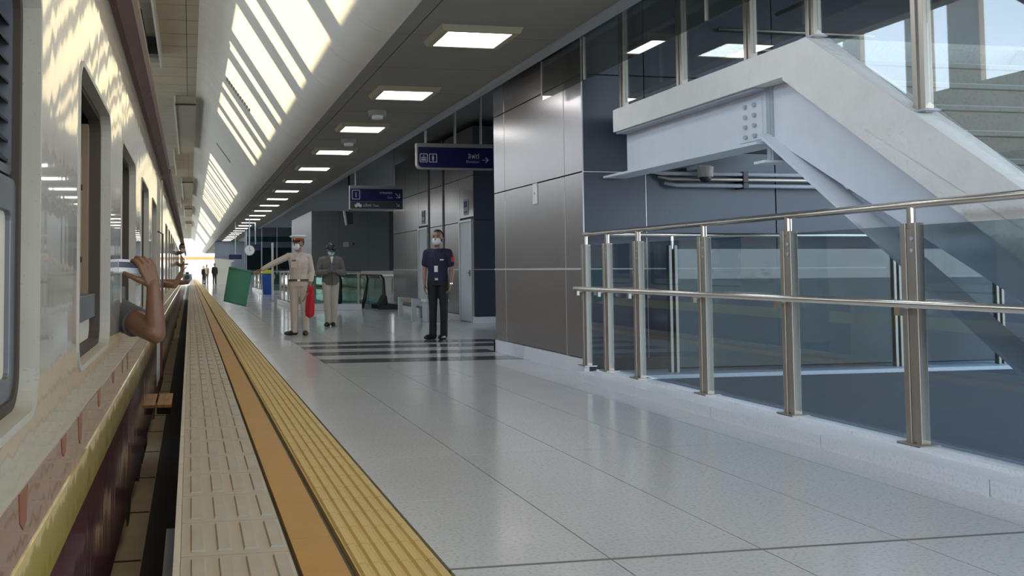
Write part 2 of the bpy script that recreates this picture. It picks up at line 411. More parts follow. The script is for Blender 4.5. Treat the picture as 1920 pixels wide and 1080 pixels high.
# ================================================================== CEILINGS
ceil = tag(MB().box(2.1, 4.05, -6, YF, 3.70, 3.9).build('ceiling', 'panel_back'), kind='structure')
cp = MB().box(2.12, 2.30, 0.008, 1.502, 3.65, 3.70).box(2.312, 3.94, 0.008, 1.502, 3.65, 3.70).mesh('ceiling_panel', 'ceiling_grey')
spread(ceil, 'ceiling_panel', cp, [(0, -4.6 + 1.51 * k, 0) for k in range(88)])
edge = MB().box(3.945, 4.06, 0.0, 2.995, 3.60, 3.78).mesh('edge_beam', 'steel_dull')
spread(ceil, 'edge_beam', edge, [(0, -5 + 3 * k, 0) for k in range(44)])
# sloped light fascia beside the track: rounded foot, straight slope, rounded head
def slope_profile():
    """underside edge, wide rounded foot, straight 54 degree slope, rounded head at the roof"""
    A = math.radians(54); r, r2, topz = 0.6, 0.3, 5.75; n = 12
    pts = [(2.13, 3.65)]
    for i in range(1, n + 1):
        t = A * i / n; pts.append((2.13 - r * math.sin(t), 3.65 + r * (1 - math.cos(t))))
    x, z = pts[-1]; L = (topz - r2 * (1 - math.cos(A)) - z) / math.sin(A)
    x2, z2 = x - L * math.cos(A), z + L * math.sin(A)
    for q in (0.33, 0.66): pts.append((x + (x2 - x) * q, z + (z2 - z) * q))
    for i in range(n + 1):
        t = A * (1 - i / n); pts.append((x2 - r2 * (math.sin(A) - math.sin(t)), z2 + r2 * (math.cos(t) - math.cos(A))))
    return pts
SP = slope_profile()
back = [(p[0] + 0.07, p[1] + 0.07) for p in SP]
fas = tag(MB().prism([(2.35, 3.8), (SP[-1][0] + 0.2, 5.95), (2.35, 5.95)], 'y', -6, YF).build('ceiling_slope', 'panel_back'), kind='structure')
fp = MB()
n = len(SP); outl = SP + back[::-1]
vs = [(p[0], y, p[1]) for y in (0.004, 1.506) for p in outl]; m2 = len(outl)
fs = [(i, i + 1, i + 1 + m2, i + m2) for i in range(m2 - 1)] + [(m2 - 1, 0, m2, 2 * m2 - 1)]
fs += [(i, i + 1, m2 - 2 - i, m2 - 1 - i) for i in range(n - 1)] + [(m2 + i, 2 * m2 - 1 - i, 2 * m2 - 2 - i, m2 + i + 1) for i in range(n - 1)]
fp.add(vs, fs)
fpm = fp.mesh('slope_panel', 'fascia_white', smooth=True)
try: fpm.set_sharp_from_angle(angle=math.radians(35))
except Exception: pass
spread(fas, 'slope_panel', fpm, [(0, -4.6 + 1.51 * k, 0) for k in range(88)])
# flat concrete roof over the track
XR = SP[-1][0]
roof = tag(MB().box(-4.03, XR + 0.3, -6, YF, 5.80, 6.1).build('ceiling_track', 'panel_back'), kind='structure')
for nm, xa, xb in (('a', -4.03, -1.02), ('b', -1.01, -0.08), ('c', -0.07, XR + 0.02)):
    pm = MB().box(xa, xb, 0.012, 0.938, 5.75, 5.81).mesh('roof_plank', 'concrete')
    spread(roof, 'roof_plank', pm, [(0, 2.0 + 0.95 * k, 0) for k in range(70)])
MB().box(-4.03, XR, -6, 2.0, 5.75, 5.81).box(-4.03, XR, 68.5, YF, 5.75, 5.81).build('plain_soffit', 'concrete', roof)
for y0, y1 in ((23.3, 33), (44, 54), (63, 72), (82, 92)):
    d = MB().box(-0.38, XR, y0 + 0.06, y1, 5.52, 5.75).build('soffit_box', 'concrete', roof)
    MB().box(-0.40, XR, y0, y0 + 0.06, 5.50, 5.54).build('shadow_strip', 'gasket', d)  # solid dark strip standing in for the shadow along the front edge
    MB().box(-0.43, -0.38, y0, y1, 5.47, 5.75).build('white_edge', 'trim_light', d)
for y0, y1 in ((12.0, 18.6), (33.6, 40), (56, 61)):
    d = MB().box(-0.62, -0.585, y0, y1, 5.40, 5.75).build('hanging_fin', 'trim_light', roof)
    MB().box(-1.6, -0.60, y1 - 0.02, y1 + 0.22, 5.50, 5.75).build('cross_beam', 'concrete', roof)
dk = empty('ventilation_duct', (-0.95, 16.2, 5.75), 'black bent ventilation duct under the concrete roof above the train', 'duct')
MB().tube([(-1.5, 17.6, 5.50), (-1.1, 17.6, 5.50), (-0.98, 17.4, 5.50), (-0.93, 17.1, 5.50), (-0.93, 15.0, 5.50)][::1], 0.13, 10).build('duct_pipe', 'black', dk, smooth=True)
MB().box(-1.10, -0.62, 17.45, 17.75, 5.40, 5.74).build('duct_collar', 'black_rubber', dk)
# ventilation grilles in the slope (frame + slots), lying on the slope plane
SA = math.radians(54); sd = Vector((-math.cos(SA), 0, math.sin(SA))); sn = Vector((-math.sin(SA), 0, -math.cos(SA)))
slx = lambda z: (2.13 - .6 * math.sin(SA)) - (z - 3.65 - .6 * (1 - math.cos(SA))) / math.tan(SA)
for (xa, ya, za), L, lab in (((1.43, 18.25, 4.478), 0.84, 'dark slotted vent grille in the sunlit sloped ceiling, the nearer of two'), ((1.42, 27.1, 4.49), 0.72, 'dark slotted vent grille in the shaded gap of the sloped ceiling')):
    base = Vector((slx(za), ya, za)); off = 0.004
    g = empty('vent_grille', base, lab, 'vent')
    def onsl(u, v, w): return base + sd * u + Vector((0, 1, 0)) * v + sn * (off + w)
    ns = 11
    for k in range(ns):
        u0, u1 = L * k / ns, L * (k + 0.62) / ns
        vs = [onsl(u, v, w) for w in (0, 0.008) for u, v in ((u0, -0.13), (u1, -0.13), (u1, 0.13), (u0, 0.13))]
        MB().add(vs, [(3, 2, 1, 0), (4, 5, 6, 7), (0, 1, 5, 4), (1, 2, 6, 5), (2, 3, 7, 6), (3, 0, 4, 7)]).build('slot', 'black', g)
# upper soffit behind the ceiling edge, over lifts and stairs
us = tag(MB().box(4.05, 20, 7.5, YF, 4.46, 4.62).box(4.05, 9.85, -6, 7.5, 4.46, 4.62).build('ceiling_upper', 'ceiling_dark'), kind='structure')
MB().box(4.05, 4.09, -6, YF, 3.78, 4.46).build('upper_fascia', 'ceiling_dark', us)
usp = MB().box(4.09, 9.84, 0.01, 2.99, 4.44, 4.46).mesh('soffit_panel', 'ceiling_dark')
spread(us, 'soffit_panel', usp, [(0, 3 * k, 0) for k in range(20)])

# ceiling lights
lf = MB(); o_ = [(2.52, 0.0), (3.40, 0.0), (3.40, 0.73), (2.52, 0.73)]; i_ = [(2.61, 0.075), (3.30, 0.075), (3.30, 0.655), (2.61, 0.655)]
vs = [(p[0], p[1], z) for z in (3.65,) for p in o_] + [(p[0] + (0.03 if p[0] < 3 else -0.03), p[1] + (0.03 if p[1] < .3 else -0.03), 3.59) for p in o_] + [(p[0], p[1], 3.59) for p in i_] + [(p[0], p[1], 3.605) for p in i_]
fs = []
for i in range(4):
    j = (i + 1) % 4
    fs += [(i, j, j + 4, i + 4), (i + 4, j + 4, j + 8, i + 8), (i + 8, j + 8, j + 12, i + 12)]
lf.add(vs, fs); lfm = lf.mesh('bezel', 'lamp_bezel')
ldm = MB().box(2.612, 3.298, 0.077, 0.653, 3.598, 3.63).mesh('diffuser', 'lamp_diffuser')
ORD = 'nearest second third fourth fifth sixth seventh eighth ninth tenth eleventh twelfth thirteenth fourteenth fifteenth sixteenth seventeenth eighteenth nineteenth twentieth'.split()
ORD += ['twenty-' + w for w in 'first second third fourth fifth sixth seventh eighth ninth'.split()] + ['thirtieth']
BACK = {-1: 'first', -2: 'second', -3: 'third', -4: 'fourth'}
for k in range(-4, 30):
    y = 8.55 + 3.02 * k
    lab = ('square white ceiling light, ' + ORD[k] + ' of the row counted from the camera') if k >= 0 else ('square white ceiling light above the foreground, ' + BACK[k] + ' before the nearest one in view')
    L = empty('ceiling_light', (2.95, y, 3.65), lab, 'ceiling light', 'square lights along the platform ceiling')
    link('bezel', lfm, L, (0, y, 0)); link('diffuser', ldm, L, (0, y, 0))
for (x, y), lab in (((2.90, 13.45), 'small round speaker on the ceiling between second and third light'), ((2.98, 16.45), 'small round speaker on the ceiling between third and fourth light')):
    s_ = empty('ceiling_speaker', (x, y, 3.65), lab, 'speaker', 'speakers on the ceiling')
    MB().cyl((x, y, 3.65), (x, y, 3.57), 0.15, 0.14, 18).build('housing', 'grey_plastic', s_)
    MB().cyl((x, y, 3.57), (x, y, 3.52), 0.09, 0.085, 18).build('grille', 'white_plastic', s_)

# ================================================================== unseen columns inferred from shade bars on the slope; beam added to block sun
screen_left = tag(MB().box(-6.7, -6.3, -10, 125, 3.2, 4.82).build('sun_screen_left', 'concrete'), kind='structure')
SH = 8.0 * math.tan(SUN_AZ)
bars = [(6.3, 6.9), (7.4, 8.0), (9.55, 10.15), (11.95, 12.4), (13.05, 13.65), (15.2, 15.85), (16.35, 17.0), (18.5, 19.25), (19.7, 20.35), (21.65, 22.2), (22.95, 30.9)]
y = 30.9
while y < 50: bars += [(y + 1.5, y + 2.0), (y + 2.6, y + 3.2)]; y += 3.35
bars += [(50.5, 57), (61, 62), (66, 66.8), (71, 76), (80, 81), (90, 97)]
for a, b in bars:
    MB().box(-6.56, -6.44, a - SH, b - SH, 4.82, 9.0).box(-6.6, -6.4, a - SH, min(b, a + 0.5) - SH, -2, 3.2).build('column', 'concrete', screen_left)

# ================================================================== RIGHT-HAND BLOCKS
def panel_wall(name, parent_box, m, cols, rows, plane, at, out, gap=0.006, thick=0.03):
    """a wall core with separate cladding panels. plane 'x': panels span y; plane 'y': panels span x"""
    o = tag(parent_box.build(name, 'panel_back'), kind='structure')
    for c0, c1 in cols:
        for r0, r1 in rows:
            b = MB()
            if plane == 'x': b.box(at, at + out * thick, c0 + gap, c1 - gap, r0 + gap, r1 - gap)
            else: b.box(c0 + gap, c1 - gap, at, at + out * thick, r0 + gap, r1 - gap)
            b.build('wall_panel', m, o, bevel=0.003)
    return o
ROWS = [(0.17, 1.15), (1.15, 2.22), (2.22, 3.30), (3.30, 4.44)]
b1 = panel_wall('wall_lift_shaft', MB().box(4.28, 8.0, 9.08, 11.87, 0, 4.45), 'panel', [(9.05, 9.52), (9.52, 11.47), (11.47, 11.90)], ROWS, 'x', 4.28, -1)
for c0, c1 in ((4.25, 5.0), (5.0, 6.6), (6.6, 8.0)):
    for r0, r1 in ROWS:
        MB().box(c0 + .006, c1 - .006, 9.05, 9.08, r0 + .006, r1 - .006).build('wall_panel', 'panel_dark', b1, bevel=0.003)  # near face of the same cladding, its shade put into the darker colour
MB().box(4.243, 4.26, 9.05, 11.9, 1.139, 1.161).box(4.25, 8, 9.043, 9.06, 1.143, 1.157).build('light_trim', 'trim_light', b1)
MB().box(4.248, 4.262, 9.044, 9.05, 0.17, 4.44).build('corner_trim', 'trim_light', b1)
for yy in (9.52, 11.47): MB().box(4.249, 4.262, yy - .004, yy + .004, 0.17, 2.21).build('joint_trim', 'trim_light', b1)
MB().box(4.996, 5.004, 9.049, 9.06, 0.17, 2.21).build('joint_trim', 'trim_light', b1); MB().box(4.26, 8.0, 9.049, 9.06, 2.216, 2.224).build('joint_trim', 'trim_light', b1)
MB().box(4.23, 4.29, 9.04, 11.92, 0, 0.165).box(4.23, 8.0, 11.87, 11.92, 0, .165).build('base_board', 'white_granite', b1)
MB().box(8.0, 20, 9.08, 9.2, 0, 4.45).build('low_wall', 'panel_dark', b1)
t = tag(MB().box(4.238, 4.25, 10.32, 10.45, 1.96, 2.22).build('wall_plate', 'white_plastic', bevel=0.003), 'small white plate fixed to the grey panelled lift wall', 'plate')
MB().box(4.235, 4.24, 10.37, 10.40, 2.08, 2.11).build('plate_mark', 'grey_plastic', t)
b2rows = [(0.14, 1.15), (1.15, 2.22), (2.22, 3.2), (3.2, 4.28)]
b2 = panel_wall('wall_service_room', MB().box(6.08, 12, 18.29, 25.87, 0, 4.28), 'panel', [(19.24, 20.55), (20.55, 21.86), (22.90, 24.4), (24.4, 25.9)], b2rows, 'x', 6.08, -1)
for c0, c1 in ((18.26, 19.24), (21.86, 22.90)):
    for r0, r1 in ((2.3, 3.2), (3.2, 4.28)):
        MB().box(6.05, 6.08, c0 + .006, c1 - .006, r0 + .006, r1 - .006).build('wall_panel', 'panel', b2)
for c0, c1 in ((6.05, 7.3), (7.3, 9), (9, 12)):
    for r0, r1 in b2rows: MB().box(c0 + .006, c1 - .006, 18.26, 18.29, r0 + .006, r1 - .006).build('wall_panel', 'panel_dark', b2)
MB().box(6.043, 6.06, 19.24, 25.9, 1.14, 1.16).box(6.05, 12, 18.253, 18.27, 1.142, 1.158).build('light_trim', 'trim_light', b2)
MB().box(6.02, 6.09, 19.26, 21.84, 0, .13).box(6.02, 6.09, 22.92, 25.92, 0, .13).box(6.02, 12, 18.23, 18.29, 0, .13).build('base_board', 'white_granite', b2)
for k in (20.55, 21.86): MB().box(6.03, 6.05, k - 0.05, k + 0.05, 0, 4.28).build('dark_mullion', 'panel_dark', b2)
for n_, (a, b) in enumerate(((18.30, 19.20), (21.92, 22.84))):
    d = tag(MB().box(6.0, 6.08, a, a + .05, 0, 2.25).box(6.0, 6.08, b - .05, b, 0, 2.25).box(6.0, 6.08, a + .05, b - .05, 2.2, 2.25).build('door_%d' % (n_ + 1), 'trim_light'), kind='structure')
    MB().box(6.03, 6.07, a + .055, b - .055, 0.01, 2.195).build('door_leaf', 'door_grey', d, bevel=.004)
    MB().box(5.985, 6.03, a + .1, a + .13, 1.0, 1.14).box(5.96, 5.985, a + .1, a + .22, 1.06, 1.085).build('door_handle', 'stainless', d)
    lab = 'small blue notice above the nearer grey door' if n_ == 0 else 'small notice above the farther grey door'
    s_ = tag(MB().box(6.035, 6.05, a + .32, a + .62, 2.36, 2.70).build('door_notice', 'sign_pale', bevel=.003), lab, 'sign')
    MB().box(6.03, 6.036, a + .36, a + .58, 2.53, 2.66).build('blue_pictogram', 'sign_blue', s_)
    MB().box(6.03, 6.036, a + .36, a + .58, 2.40, 2.44).build('notice_text', 'sign_dark', s_)
# far dark block hanging over the escalators, and the walls behind
b3 = tag(MB().box(4.16, 7.2, 30.03, 36, 1.12, 3.2).build('wall_escalator_head', 'panel_back'), kind='structure')
for c0, c1 in ((4.14, 5.1), (5.1, 6.1), (6.1, 6.86)):
    for r0, r1 in ((1.12, 2.2), (2.2, 3.2)): MB().box(c0 + .003, c1 - .003, 30, 30.03, r0 + .003, r1 - .003).build('wall_panel', 'panel_green', b3)
for r0, r1 in ((1.12, 2.2), (2.2, 3.2)): MB().box(4.13, 4.16, 30.03, 36, r0 + .003, r1 - .003).build('wall_panel', 'panel_dark', b3)
b4 = tag(MB().box(2.07, 9, 74, 76, 0, 3.6).build('wall_far', 'panel_back'), kind='structure')
for k in range(3):
    for r0, r1 in ((0, 1.15), (1.15, 2.3), (2.3, 3.6)): MB().box(2.05 + 1.3 * k + .005, 2.05 + 1.3 * (k + 1) - .005, 73.96, 74, r0 + .005, r1 - .005).build('wall_panel', 'panel_blue', b4)
b5 = tag(MB().box(3.2, 12, 52, 52.3, 0.9, 3.7).build('wall_glazed', 'panel_dark'), kind='structure')
for k in range(5):
    MB().box(3.3 + .9 * k, 4.1 + .9 * k, 51.95, 52, 1.2, 2.5).build('pane', 'glass_green', b5)
    MB().box(3.25 + .9 * k, 3.30 + .9 * k, 51.93, 52, 0.9, 3.7).build('mullion', 'steel_dull', b5)
MB().box(3.3, 6.5, 51.9, 52, 2.85, 3.15).build('glazed_transom', 'glass_green', b5)
b6 = tag(MB().box(4.4, 11.5, 40, 40.3, 0, 1.15).build('wall_low_concrete', 'concrete'), kind='structure')
for k in range(7): MB().box(4.5 + .8 * k, 5.2 + .8 * k, 39.96, 40, 0.1, 0.75).build('wall_panel', 'concrete', b6)
MB().box(4.4, 11.5, 39.9, 40.3, 0.86, 0.95).build('ledge', 'fascia_white', b6)
# ================================================================== RAILING
trim = tag(MB().box(3.98, 4.34, -3, 8.64, -0.03, 0.02).build('trim_1', 'joint'), kind='structure')
cb = MB().box(3.955, 4.33, 0.004, 1.196, 0.0, 0.085).mesh('curb_block', 'white_granite')
cb2 = MB().box(4.18, 4.32, 0.004, 1.196, 0.085, 0.105).mesh('curb_upstand', 'white_granite')
for k in range(9):
    link('curb_block', cb, trim, (0, 7.45 - 1.2 * k, 0)); link('curb_upstand', cb2, trim, (0, 7.45 - 1.2 * k, 0))
rl = empty('railing', (4.25, 6.5, 0.105), 'stainless steel railing with glass panes along the stairwell curb', 'railing')
PY_ = [9.0, 8.5, 7.86, 6.76, 5.70, 4.60, 3.5, 2.4, 1.3]
def post(y, x=4.25, z0=0.10, par=None):
    p = MB().box(x - .03, x + .03, y - .058, y - .018, z0, 1.415).box(x - .03, x + .03, y + .018, y + .058, z0, 1.415).box(x - .022, x + .022, y - .018, y + .018, z0 + .02, 1.38).build('post', 'stainless', par, bevel=.004)
    MB().cyl((x, y, 1.38), (x, y, 1.515), 0.024, n=12).build('post_head', 'stainless_bright', p, smooth=False)
    MB().box(x - .07, x + .07, y - .085, y + .085, z0, z0 + .012).build('base_plate', 'stainless', p)
    b = MB().cyl((x - .03, y, 0.905), (x - .10, y, 0.905), 0.011, n=8).box(x - .118, x - .088, y - .02, y + .02, .865, .915).build('bracket', 'stainless_bright', p)
    MB().cyl((x - .031, y - .03, 1.32), (x - .035, y - .03, 1.32), 0.012, n=10).cyl((x - .031, y - .03, 1.25), (x - .035, y - .03, 1.25), 0.012, n=10).build('bolt', 'steel_dull', p)
    return p
for y in PY_: post(y, par=rl)
for a, b in zip(PY_[:-1], PY_[1:]):
    MB().box(4.244, 4.256, b + .012, a - .012, 0.14, 1.40).build('glass_pane', 'glass', rl)
MB().tube([(4.25, 9.03, 1.525), (4.25, -2, 1.525)], 0.025, 14).build('top_rail', 'stainless_bright', rl, smooth=True)
MB().tube([(4.245, 9.12, 0.935), (4.16, 9.10, 0.935), (4.14, 9.05, 0.935), (4.14, -2, 0.935)], 0.024, 14).build('hand_rail', 'stainless_bright', rl, smooth=True)
# stairwell pit behind the railing
pit = tag(MB().box(4.34, 16, -3, 8.55, -2.6, -2.5).build('floor_pit', 'panel_dark'), kind='structure')
MB().box(4.34, 4.40, -3, 8.55, -2.5, -0.03).build('pit_lining', 'panel_dark', pit)
MB().box(4.34, 16, 8.55, 9.05, -2.5, 0.04).build('pit_ledge', 'white_granite', pit)
MB().box(4.4, 16, 8.53, 8.55, -2.5, 0.0).build('pit_lining', 'panel_dark', pit)
rb = empty('railing', (6.5, 8.75, 0.04), 'farther glass railing across the stairwell, against the dark wall', 'railing')
for x in (5.12, 6.5, 7.86, 9.2):
    p = MB().box(x - .05, x - .016, 8.72, 8.78, 0.04, 1.4).box(x + .016, x + .05, 8.72, 8.78, 0.04, 1.4).build('post', 'stainless', rb, bevel=.004)
    MB().cyl((x, 8.75, 1.36), (x, 8.75, 1.5), 0.022).build('post_head', 'stainless_bright', p)
for a, b in ((5.12, 6.5), (6.5, 7.86), (7.86, 9.2)): MB().box(a + .055, b - .055, 8.745, 8.755, .09, 1.36).build('glass_pane', 'glass', rb)
MB().tube([(4.4, 8.75, 1.51), (9.6, 8.75, 1.51)], .025, 12).build('top_rail', 'stainless_bright', rb, smooth=True)

# ================================================================== STAIRCASE
st = empty('staircase', (5.2, 4.5, 0.0), 'white concrete staircase with steel beams rising behind the glass railing', 'staircase')
lab_ = MB().prism([(5.72, 2.84), (5.99, 2.605), (8.71, 2.605), (8.71, 2.84)], 'x', 4.45, 6.48).build('landing_slab', 'stair_concrete', st)
SLP = 0.765
# inclined concrete side band: top and lower edge lines in the yz plane
top = lambda y: 2.84 - SLP * (5.72 - y); bot = lambda y: 2.584 - 0.735 * (5.99 - y)
MB().prism([(5.7195, 2.84), (5.9895, 2.605), (5.9895, 2.584), (2.5, bot(2.5)), (2.0, 0.0), (2.0, top(2.0))], 'x', 4.45, 4.64).build('side_band', 'stair_concrete', st)
MB().prism([(5.72, 2.82), (5.95, 2.60), (2.5, bot(2.5) + .1), (2.0, 0.0), (2.0, top(2.0) - .02)], 'x', 6.30, 6.48).build('side_band', 'stair_concrete', st)
for k in range(13):
    y1 = 5.74 - 0.275 * k; z1 = 2.615 - 0.2105 * k
    if z1 < 0.1: break
    s_ = MB().prism([(y1, z1), (y1 - 0.30, z1), (y1 - 0.30, z1 - .03), (y1 - 0.275, z1 - .035), (y1 - .275, z1 - 0.24), (y1, z1 - 0.24)], 'x', 4.645, 6.30).build('step', 'step_stone', st)
    MB().box(4.66, 6.29, y1 - .302, y1 - .27, z1 - .004, z1 + .003).build('nosing', 'steel_dull', s_)
fl = lambda y: 2.18 - 0.752 * (6.317 - y)
MB().prism([(6.30, 2.60), (6.30, fl(6.3)), (2.6, max(0, fl(2.6))), (2.6, bot(2.6) + .03), (5.95, bot(5.95) + .02)], 'x', 4.60, 4.62).build('steel_stringer', 'steel_paint', st)
f_ = MB().prism([(6.34, fl(6.34)), (6.34, fl(6.34) + .03), (3.3, fl(3.3) + .03), (3.3, fl(3.3))], 'x', 4.49, 4.71).build('stringer_flange', 'steel_paint', st)
MB().prism([(6.30, fl(6.30)), (6.30, 2.6), (5.95, bot(5.95)), (2.6, bot(2.6)), (2.6, max(0, fl(2.6)))], 'x', 6.1, 6.12).build('steel_stringer', 'steel_paint', st)
bm_ = MB().box(4.60, 4.625, 6.36, 8.70, 2.165, 2.605).build('landing_beam', 'steel_paint', st)
MB().box(4.48, 4.75, 6.36, 9.02, 2.145, 2.168).build('beam_flange', 'steel_paint', bm_)
MB().box(4.48, 4.75, 6.36, 8.70, 2.585, 2.605).build('beam_flange', 'steel_dull', bm_)
MB().box(4.588, 4.60, 6.44, 6.74, 2.20, 2.545).build('splice_plate', 'steel_paint', bm_, bevel=.002)
for j in range(2):
    for k in range(4):
        MB().cyl((4.588, 6.52 + .12 * j, 2.24 + .085 * k), (4.566, 6.52 + .12 * j, 2.24 + .085 * k), .019, n=6).build('bolt', 'steel_dull', bm_)
br = MB().box(4.585, 4.72, 6.30, 6.325, 2.0, 2.605).box(4.58, 4.605, 6.325, 6.37, 2.0, 2.605).build('end_plate', 'steel_dull', st)
MB().box(4.48, 4.78, 6.26, 6.40, 1.985, 2.005).build('foot_plate', 'steel_paint', br)
# cross beams below the landing, soffit
MB().box(4.97, 6.4, 5.9, 8.71, 2.40, 2.44).build('landing_soffit', 'panel_dark', st)
# balustrade posts and glass on the landing and the flight
LP_ = [(8.62, 2.84), (7.50, 2.84), (6.48, 2.84), (5.74, 2.84)]
for y, z in LP_ + [(4.78, top(4.78)), (3.75, top(3.75)), (2.7, top(2.7))]:
    p = MB().box(4.50, 4.56, y - .048, y - .012, z - .005, z + 1.1).box(4.50, 4.56, y + .012, y + .048, z - .005, z + 1.1).build('balustrade_post', 'stainless', st, bevel=.003)
    MB().box(4.47, 4.59, y - .075, y + .075, z - .001, z + .012).build('post_foot', 'steel_dull', p)
seq = LP_ + [(4.78, top(4.78)), (3.75, top(3.75)), (2.7, top(2.7))]
for (ya, za), (yb, zb) in zip(seq[:-1], seq[1:]):
    MB().prism([(ya - .05, za + .06), (yb + .05, zb + .06), (yb + .05, zb + 1.02), (ya - .05, za + 1.02)], 'x', 4.525, 4.535).build('balustrade_glass', 'glass_stair', st)
MB().tube([(4.53, 8.66, 3.95), (4.53, 5.74, 3.95), (4.53, 2.0, top(2.0) + 1.11)], .025, 12).build('stair_rail', 'stainless', st, smooth=True)
MB().tube([(6.39, 8.66, 3.95), (6.39, 5.9, 3.95), (6.39, 5.74, 3.90), (6.39, 5.6, 3.75), (6.39, 2.0, top(2.0) + 1.11)], .025, 12).build('stair_rail', 'stainless', st, smooth=True)
# pipes and dome camera on the wall below the landing
for i, (z, x0) in enumerate(((2.20, 5.12), (2.14, 5.22), (2.07, 5.30))):
    pb = MB().tube([(x0 - .1, 9.0, z + .03), (x0, 8.93, z), (9.5, 8.93, z)], 0.022, 10).build('conduit', 'steel_dull' if i != 1 else 'stainless', smooth=True)
    tag(pb, ['topmost thin pipe on the dark wall under the landing', 'middle thin bright pipe on the dark wall under the landing', 'lowest thin pipe on the dark wall under the landing'][i], 'pipe', 'pipes under the landing')
    MB().box(6.1, 6.16, 8.90, 9.05, z - .03, z + .03).build('clip', 'black', pb)
dc = empty('dome_camera', (5.57, 8.80, 2.26), 'grey dome security camera hanging below the steel beam', 'camera')
MB().cyl((5.57, 8.8, 2.26), (5.57, 8.8, 2.15), .085, .08, 18).build('housing', 'grey_plastic', dc)
MB().ell((5.57, 8.8, 2.15), (.065, .065, .065), keep=lambda p: p.z < .02).build('dome', 'black_rubber', dc, smooth=True)
MB().box(5.5, 5.64, 8.8, 9.05, 2.24, 2.28).build('arm', 'steel_dull', dc)
for i, z in enumerate((3.86, 3.64)):
    tag(MB().tube([(5.9, 9.0, z), (7.9, 9.0, z)], .02, 8).build('wall_rail', 'stainless', smooth=True), ['upper' , 'lower'][i] + ' thin bright rail on the dark wall above the landing', 'rail', 'rails on the upper wall')
# hanging smoke glass at the ceiling edge
sg = empty('smoke_barrier', (4.05, 6, 3.6), 'hanging glass smoke barrier below the ceiling edge', 'glass screen')
for a, b in ((9.75, 8.62), (8.62, 6.4), (6.4, 4.2), (4.2, 2.0), (2.0, -0.2)):
    MB().box(4.085, 4.097, b + .004, a - .004, 3.135, 3.78).build('glass_pane', 'glass_smoke', sg)
    MB().box(4.08, 4.103, a - .012, a + .006, 3.14, 3.6).build('glass_clip', 'stainless', sg)
MB().box(4.07, 4.11, -0.2, 9.75, 3.70, 3.76).build('glazing_channel', 'steel_dull', sg)
# ================================================================== SIGNS
def arrow(mb, cx, cz, s, ang, y):
    M = Matrix.Translation((cx, y, cz)) @ Matrix.Rotation(-ang, 4, 'Y')
    st_ = len(mb.v); t = s * .17
    for poly in ([(-s, -t / 2), (s * .8, -t / 2), (s * .8, t / 2), (-s, t / 2)], [(s, 0), (s - t * .75, t * .75), (.1 * s - t * .4, s * .86), (.1 * s - t * 1.15, s * .86 - t * .75 + t * .0), (s - t * 1.6, 0)], [(s, 0), (s - t * 1.6, 0), (.1 * s - t * 1.15, -s * .86 + t * .75), (.1 * s - t * .4, -s * .86), (s - t * .75, -t * .75)]):
        mb.prism(poly, 'y', -.004, .004)
    mb.xf(M, st_)
    return mb
s1 = empty('hanging_sign', (4.64, 15, 2.93), 'blue hanging sign with two pictograms, Elevator lettering and a right arrow', 'sign')
def sign_outline(x0, x1, z0, z1, r):
    pts = [(x1, z1), (x0, z1), (x0, z0 + r)]
    for i in range(1, 7): a = math.pi + math.pi / 2 * i / 6; pts.append((x0 + r + r * math.cos(a), z0 + r + r * math.sin(a)))
    return pts + [(x1, z0)]
MB().prism(sign_outline(3.94, 5.34, 2.93, 3.32, .09), 'y', 15.0, 15.12).build('sign_body', 'sign_grey', s1)
MB().prism(sign_outline(3.96, 5.335, 2.955, 3.315, .08), 'y', 14.99, 15.0).build('sign_face', 'sign_blue', s1)
MB().box(3.94, 5.34, 14.99, 15.13, 3.32, 3.385).build('sign_cap', 'sign_grey', s1)
for x, zt in ((4.12, 3.62), (4.66, 4.46), (5.14, 4.46)): MB().cyl((x, 15.06, 3.38), (x, 15.06, zt), .022).build('hanger', 'steel_dull', s1)
for i, x in enumerate((3.99, 4.16)):
    p = MB()
    o_ = rrect(x, x + .145, 3.045, 3.20, .015, 3); q_ = rrect(x + .012, x + .133, 3.057, 3.188, .010, 3)
    ring(p, o_, q_, 0, .006); M_ = Matrix(((0, 1, 0, 0), (1, 0, 0, 14.984), (0, 0, 1, 0), (0, 0, 0, 1))); p.xf(M_)
    if i == 0:
        p.box(x + .03, x + .115, 14.984, 14.99, 3.075, 3.10); p.prism([(x + .055, 3.15), (x + .09, 3.15), (x + .0725, 3.175)], 'y', 14.984, 14.99); p.box(x + .03, x + .115, 14.984, 14.99, 3.115, 3.135)
    else:
        p.cyl((x + .0725, 14.987, 3.165), (x + .0725, 14.983, 3.165), .012, n=12); p.box(x + .055, x + .09, 14.984, 14.99, 3.10, 3.15); p.box(x + .06, x + .07, 14.984, 14.99, 3.07, 3.10); p.box(x + .075, x + .085, 14.984, 14.99, 3.07, 3.10)
    p.build('pictogram', 'sign_white', s1)
text('lettering', 'ลิฟต์', .115, (5.09, 14.988, 3.125), 'sign_white', s1, 'RIGHT')
text('lettering', 'Elevator', .075, (5.09, 14.988, 3.045), 'sign_pale', s1, 'RIGHT')
arrow(MB(), 5.20, 3.10, .062, 0, 14.987).build('arrow', 'sign_white', s1)
s2 = empty('hanging_sign', (4.57, 21.4, 2.66), 'farther blue hanging exit sign with boxed number and diagonal arrow', 'sign')
MB().box(3.90, 5.25, 21.40, 21.52, 2.66, 3.19).build('sign_body', 'sign_grey', s2)
MB().box(3.91, 5.24, 21.39, 21.40, 2.86, 3.165).build('sign_face', 'sign_blue', s2)
MB().box(3.91, 5.24, 21.39, 21.40, 2.675, 2.855).build('lower_band', 'sign_dark', s2)
MB().box(3.90, 5.25, 21.38, 21.53, 3.19, 3.25).build('sign_cap', 'sign_grey', s2)
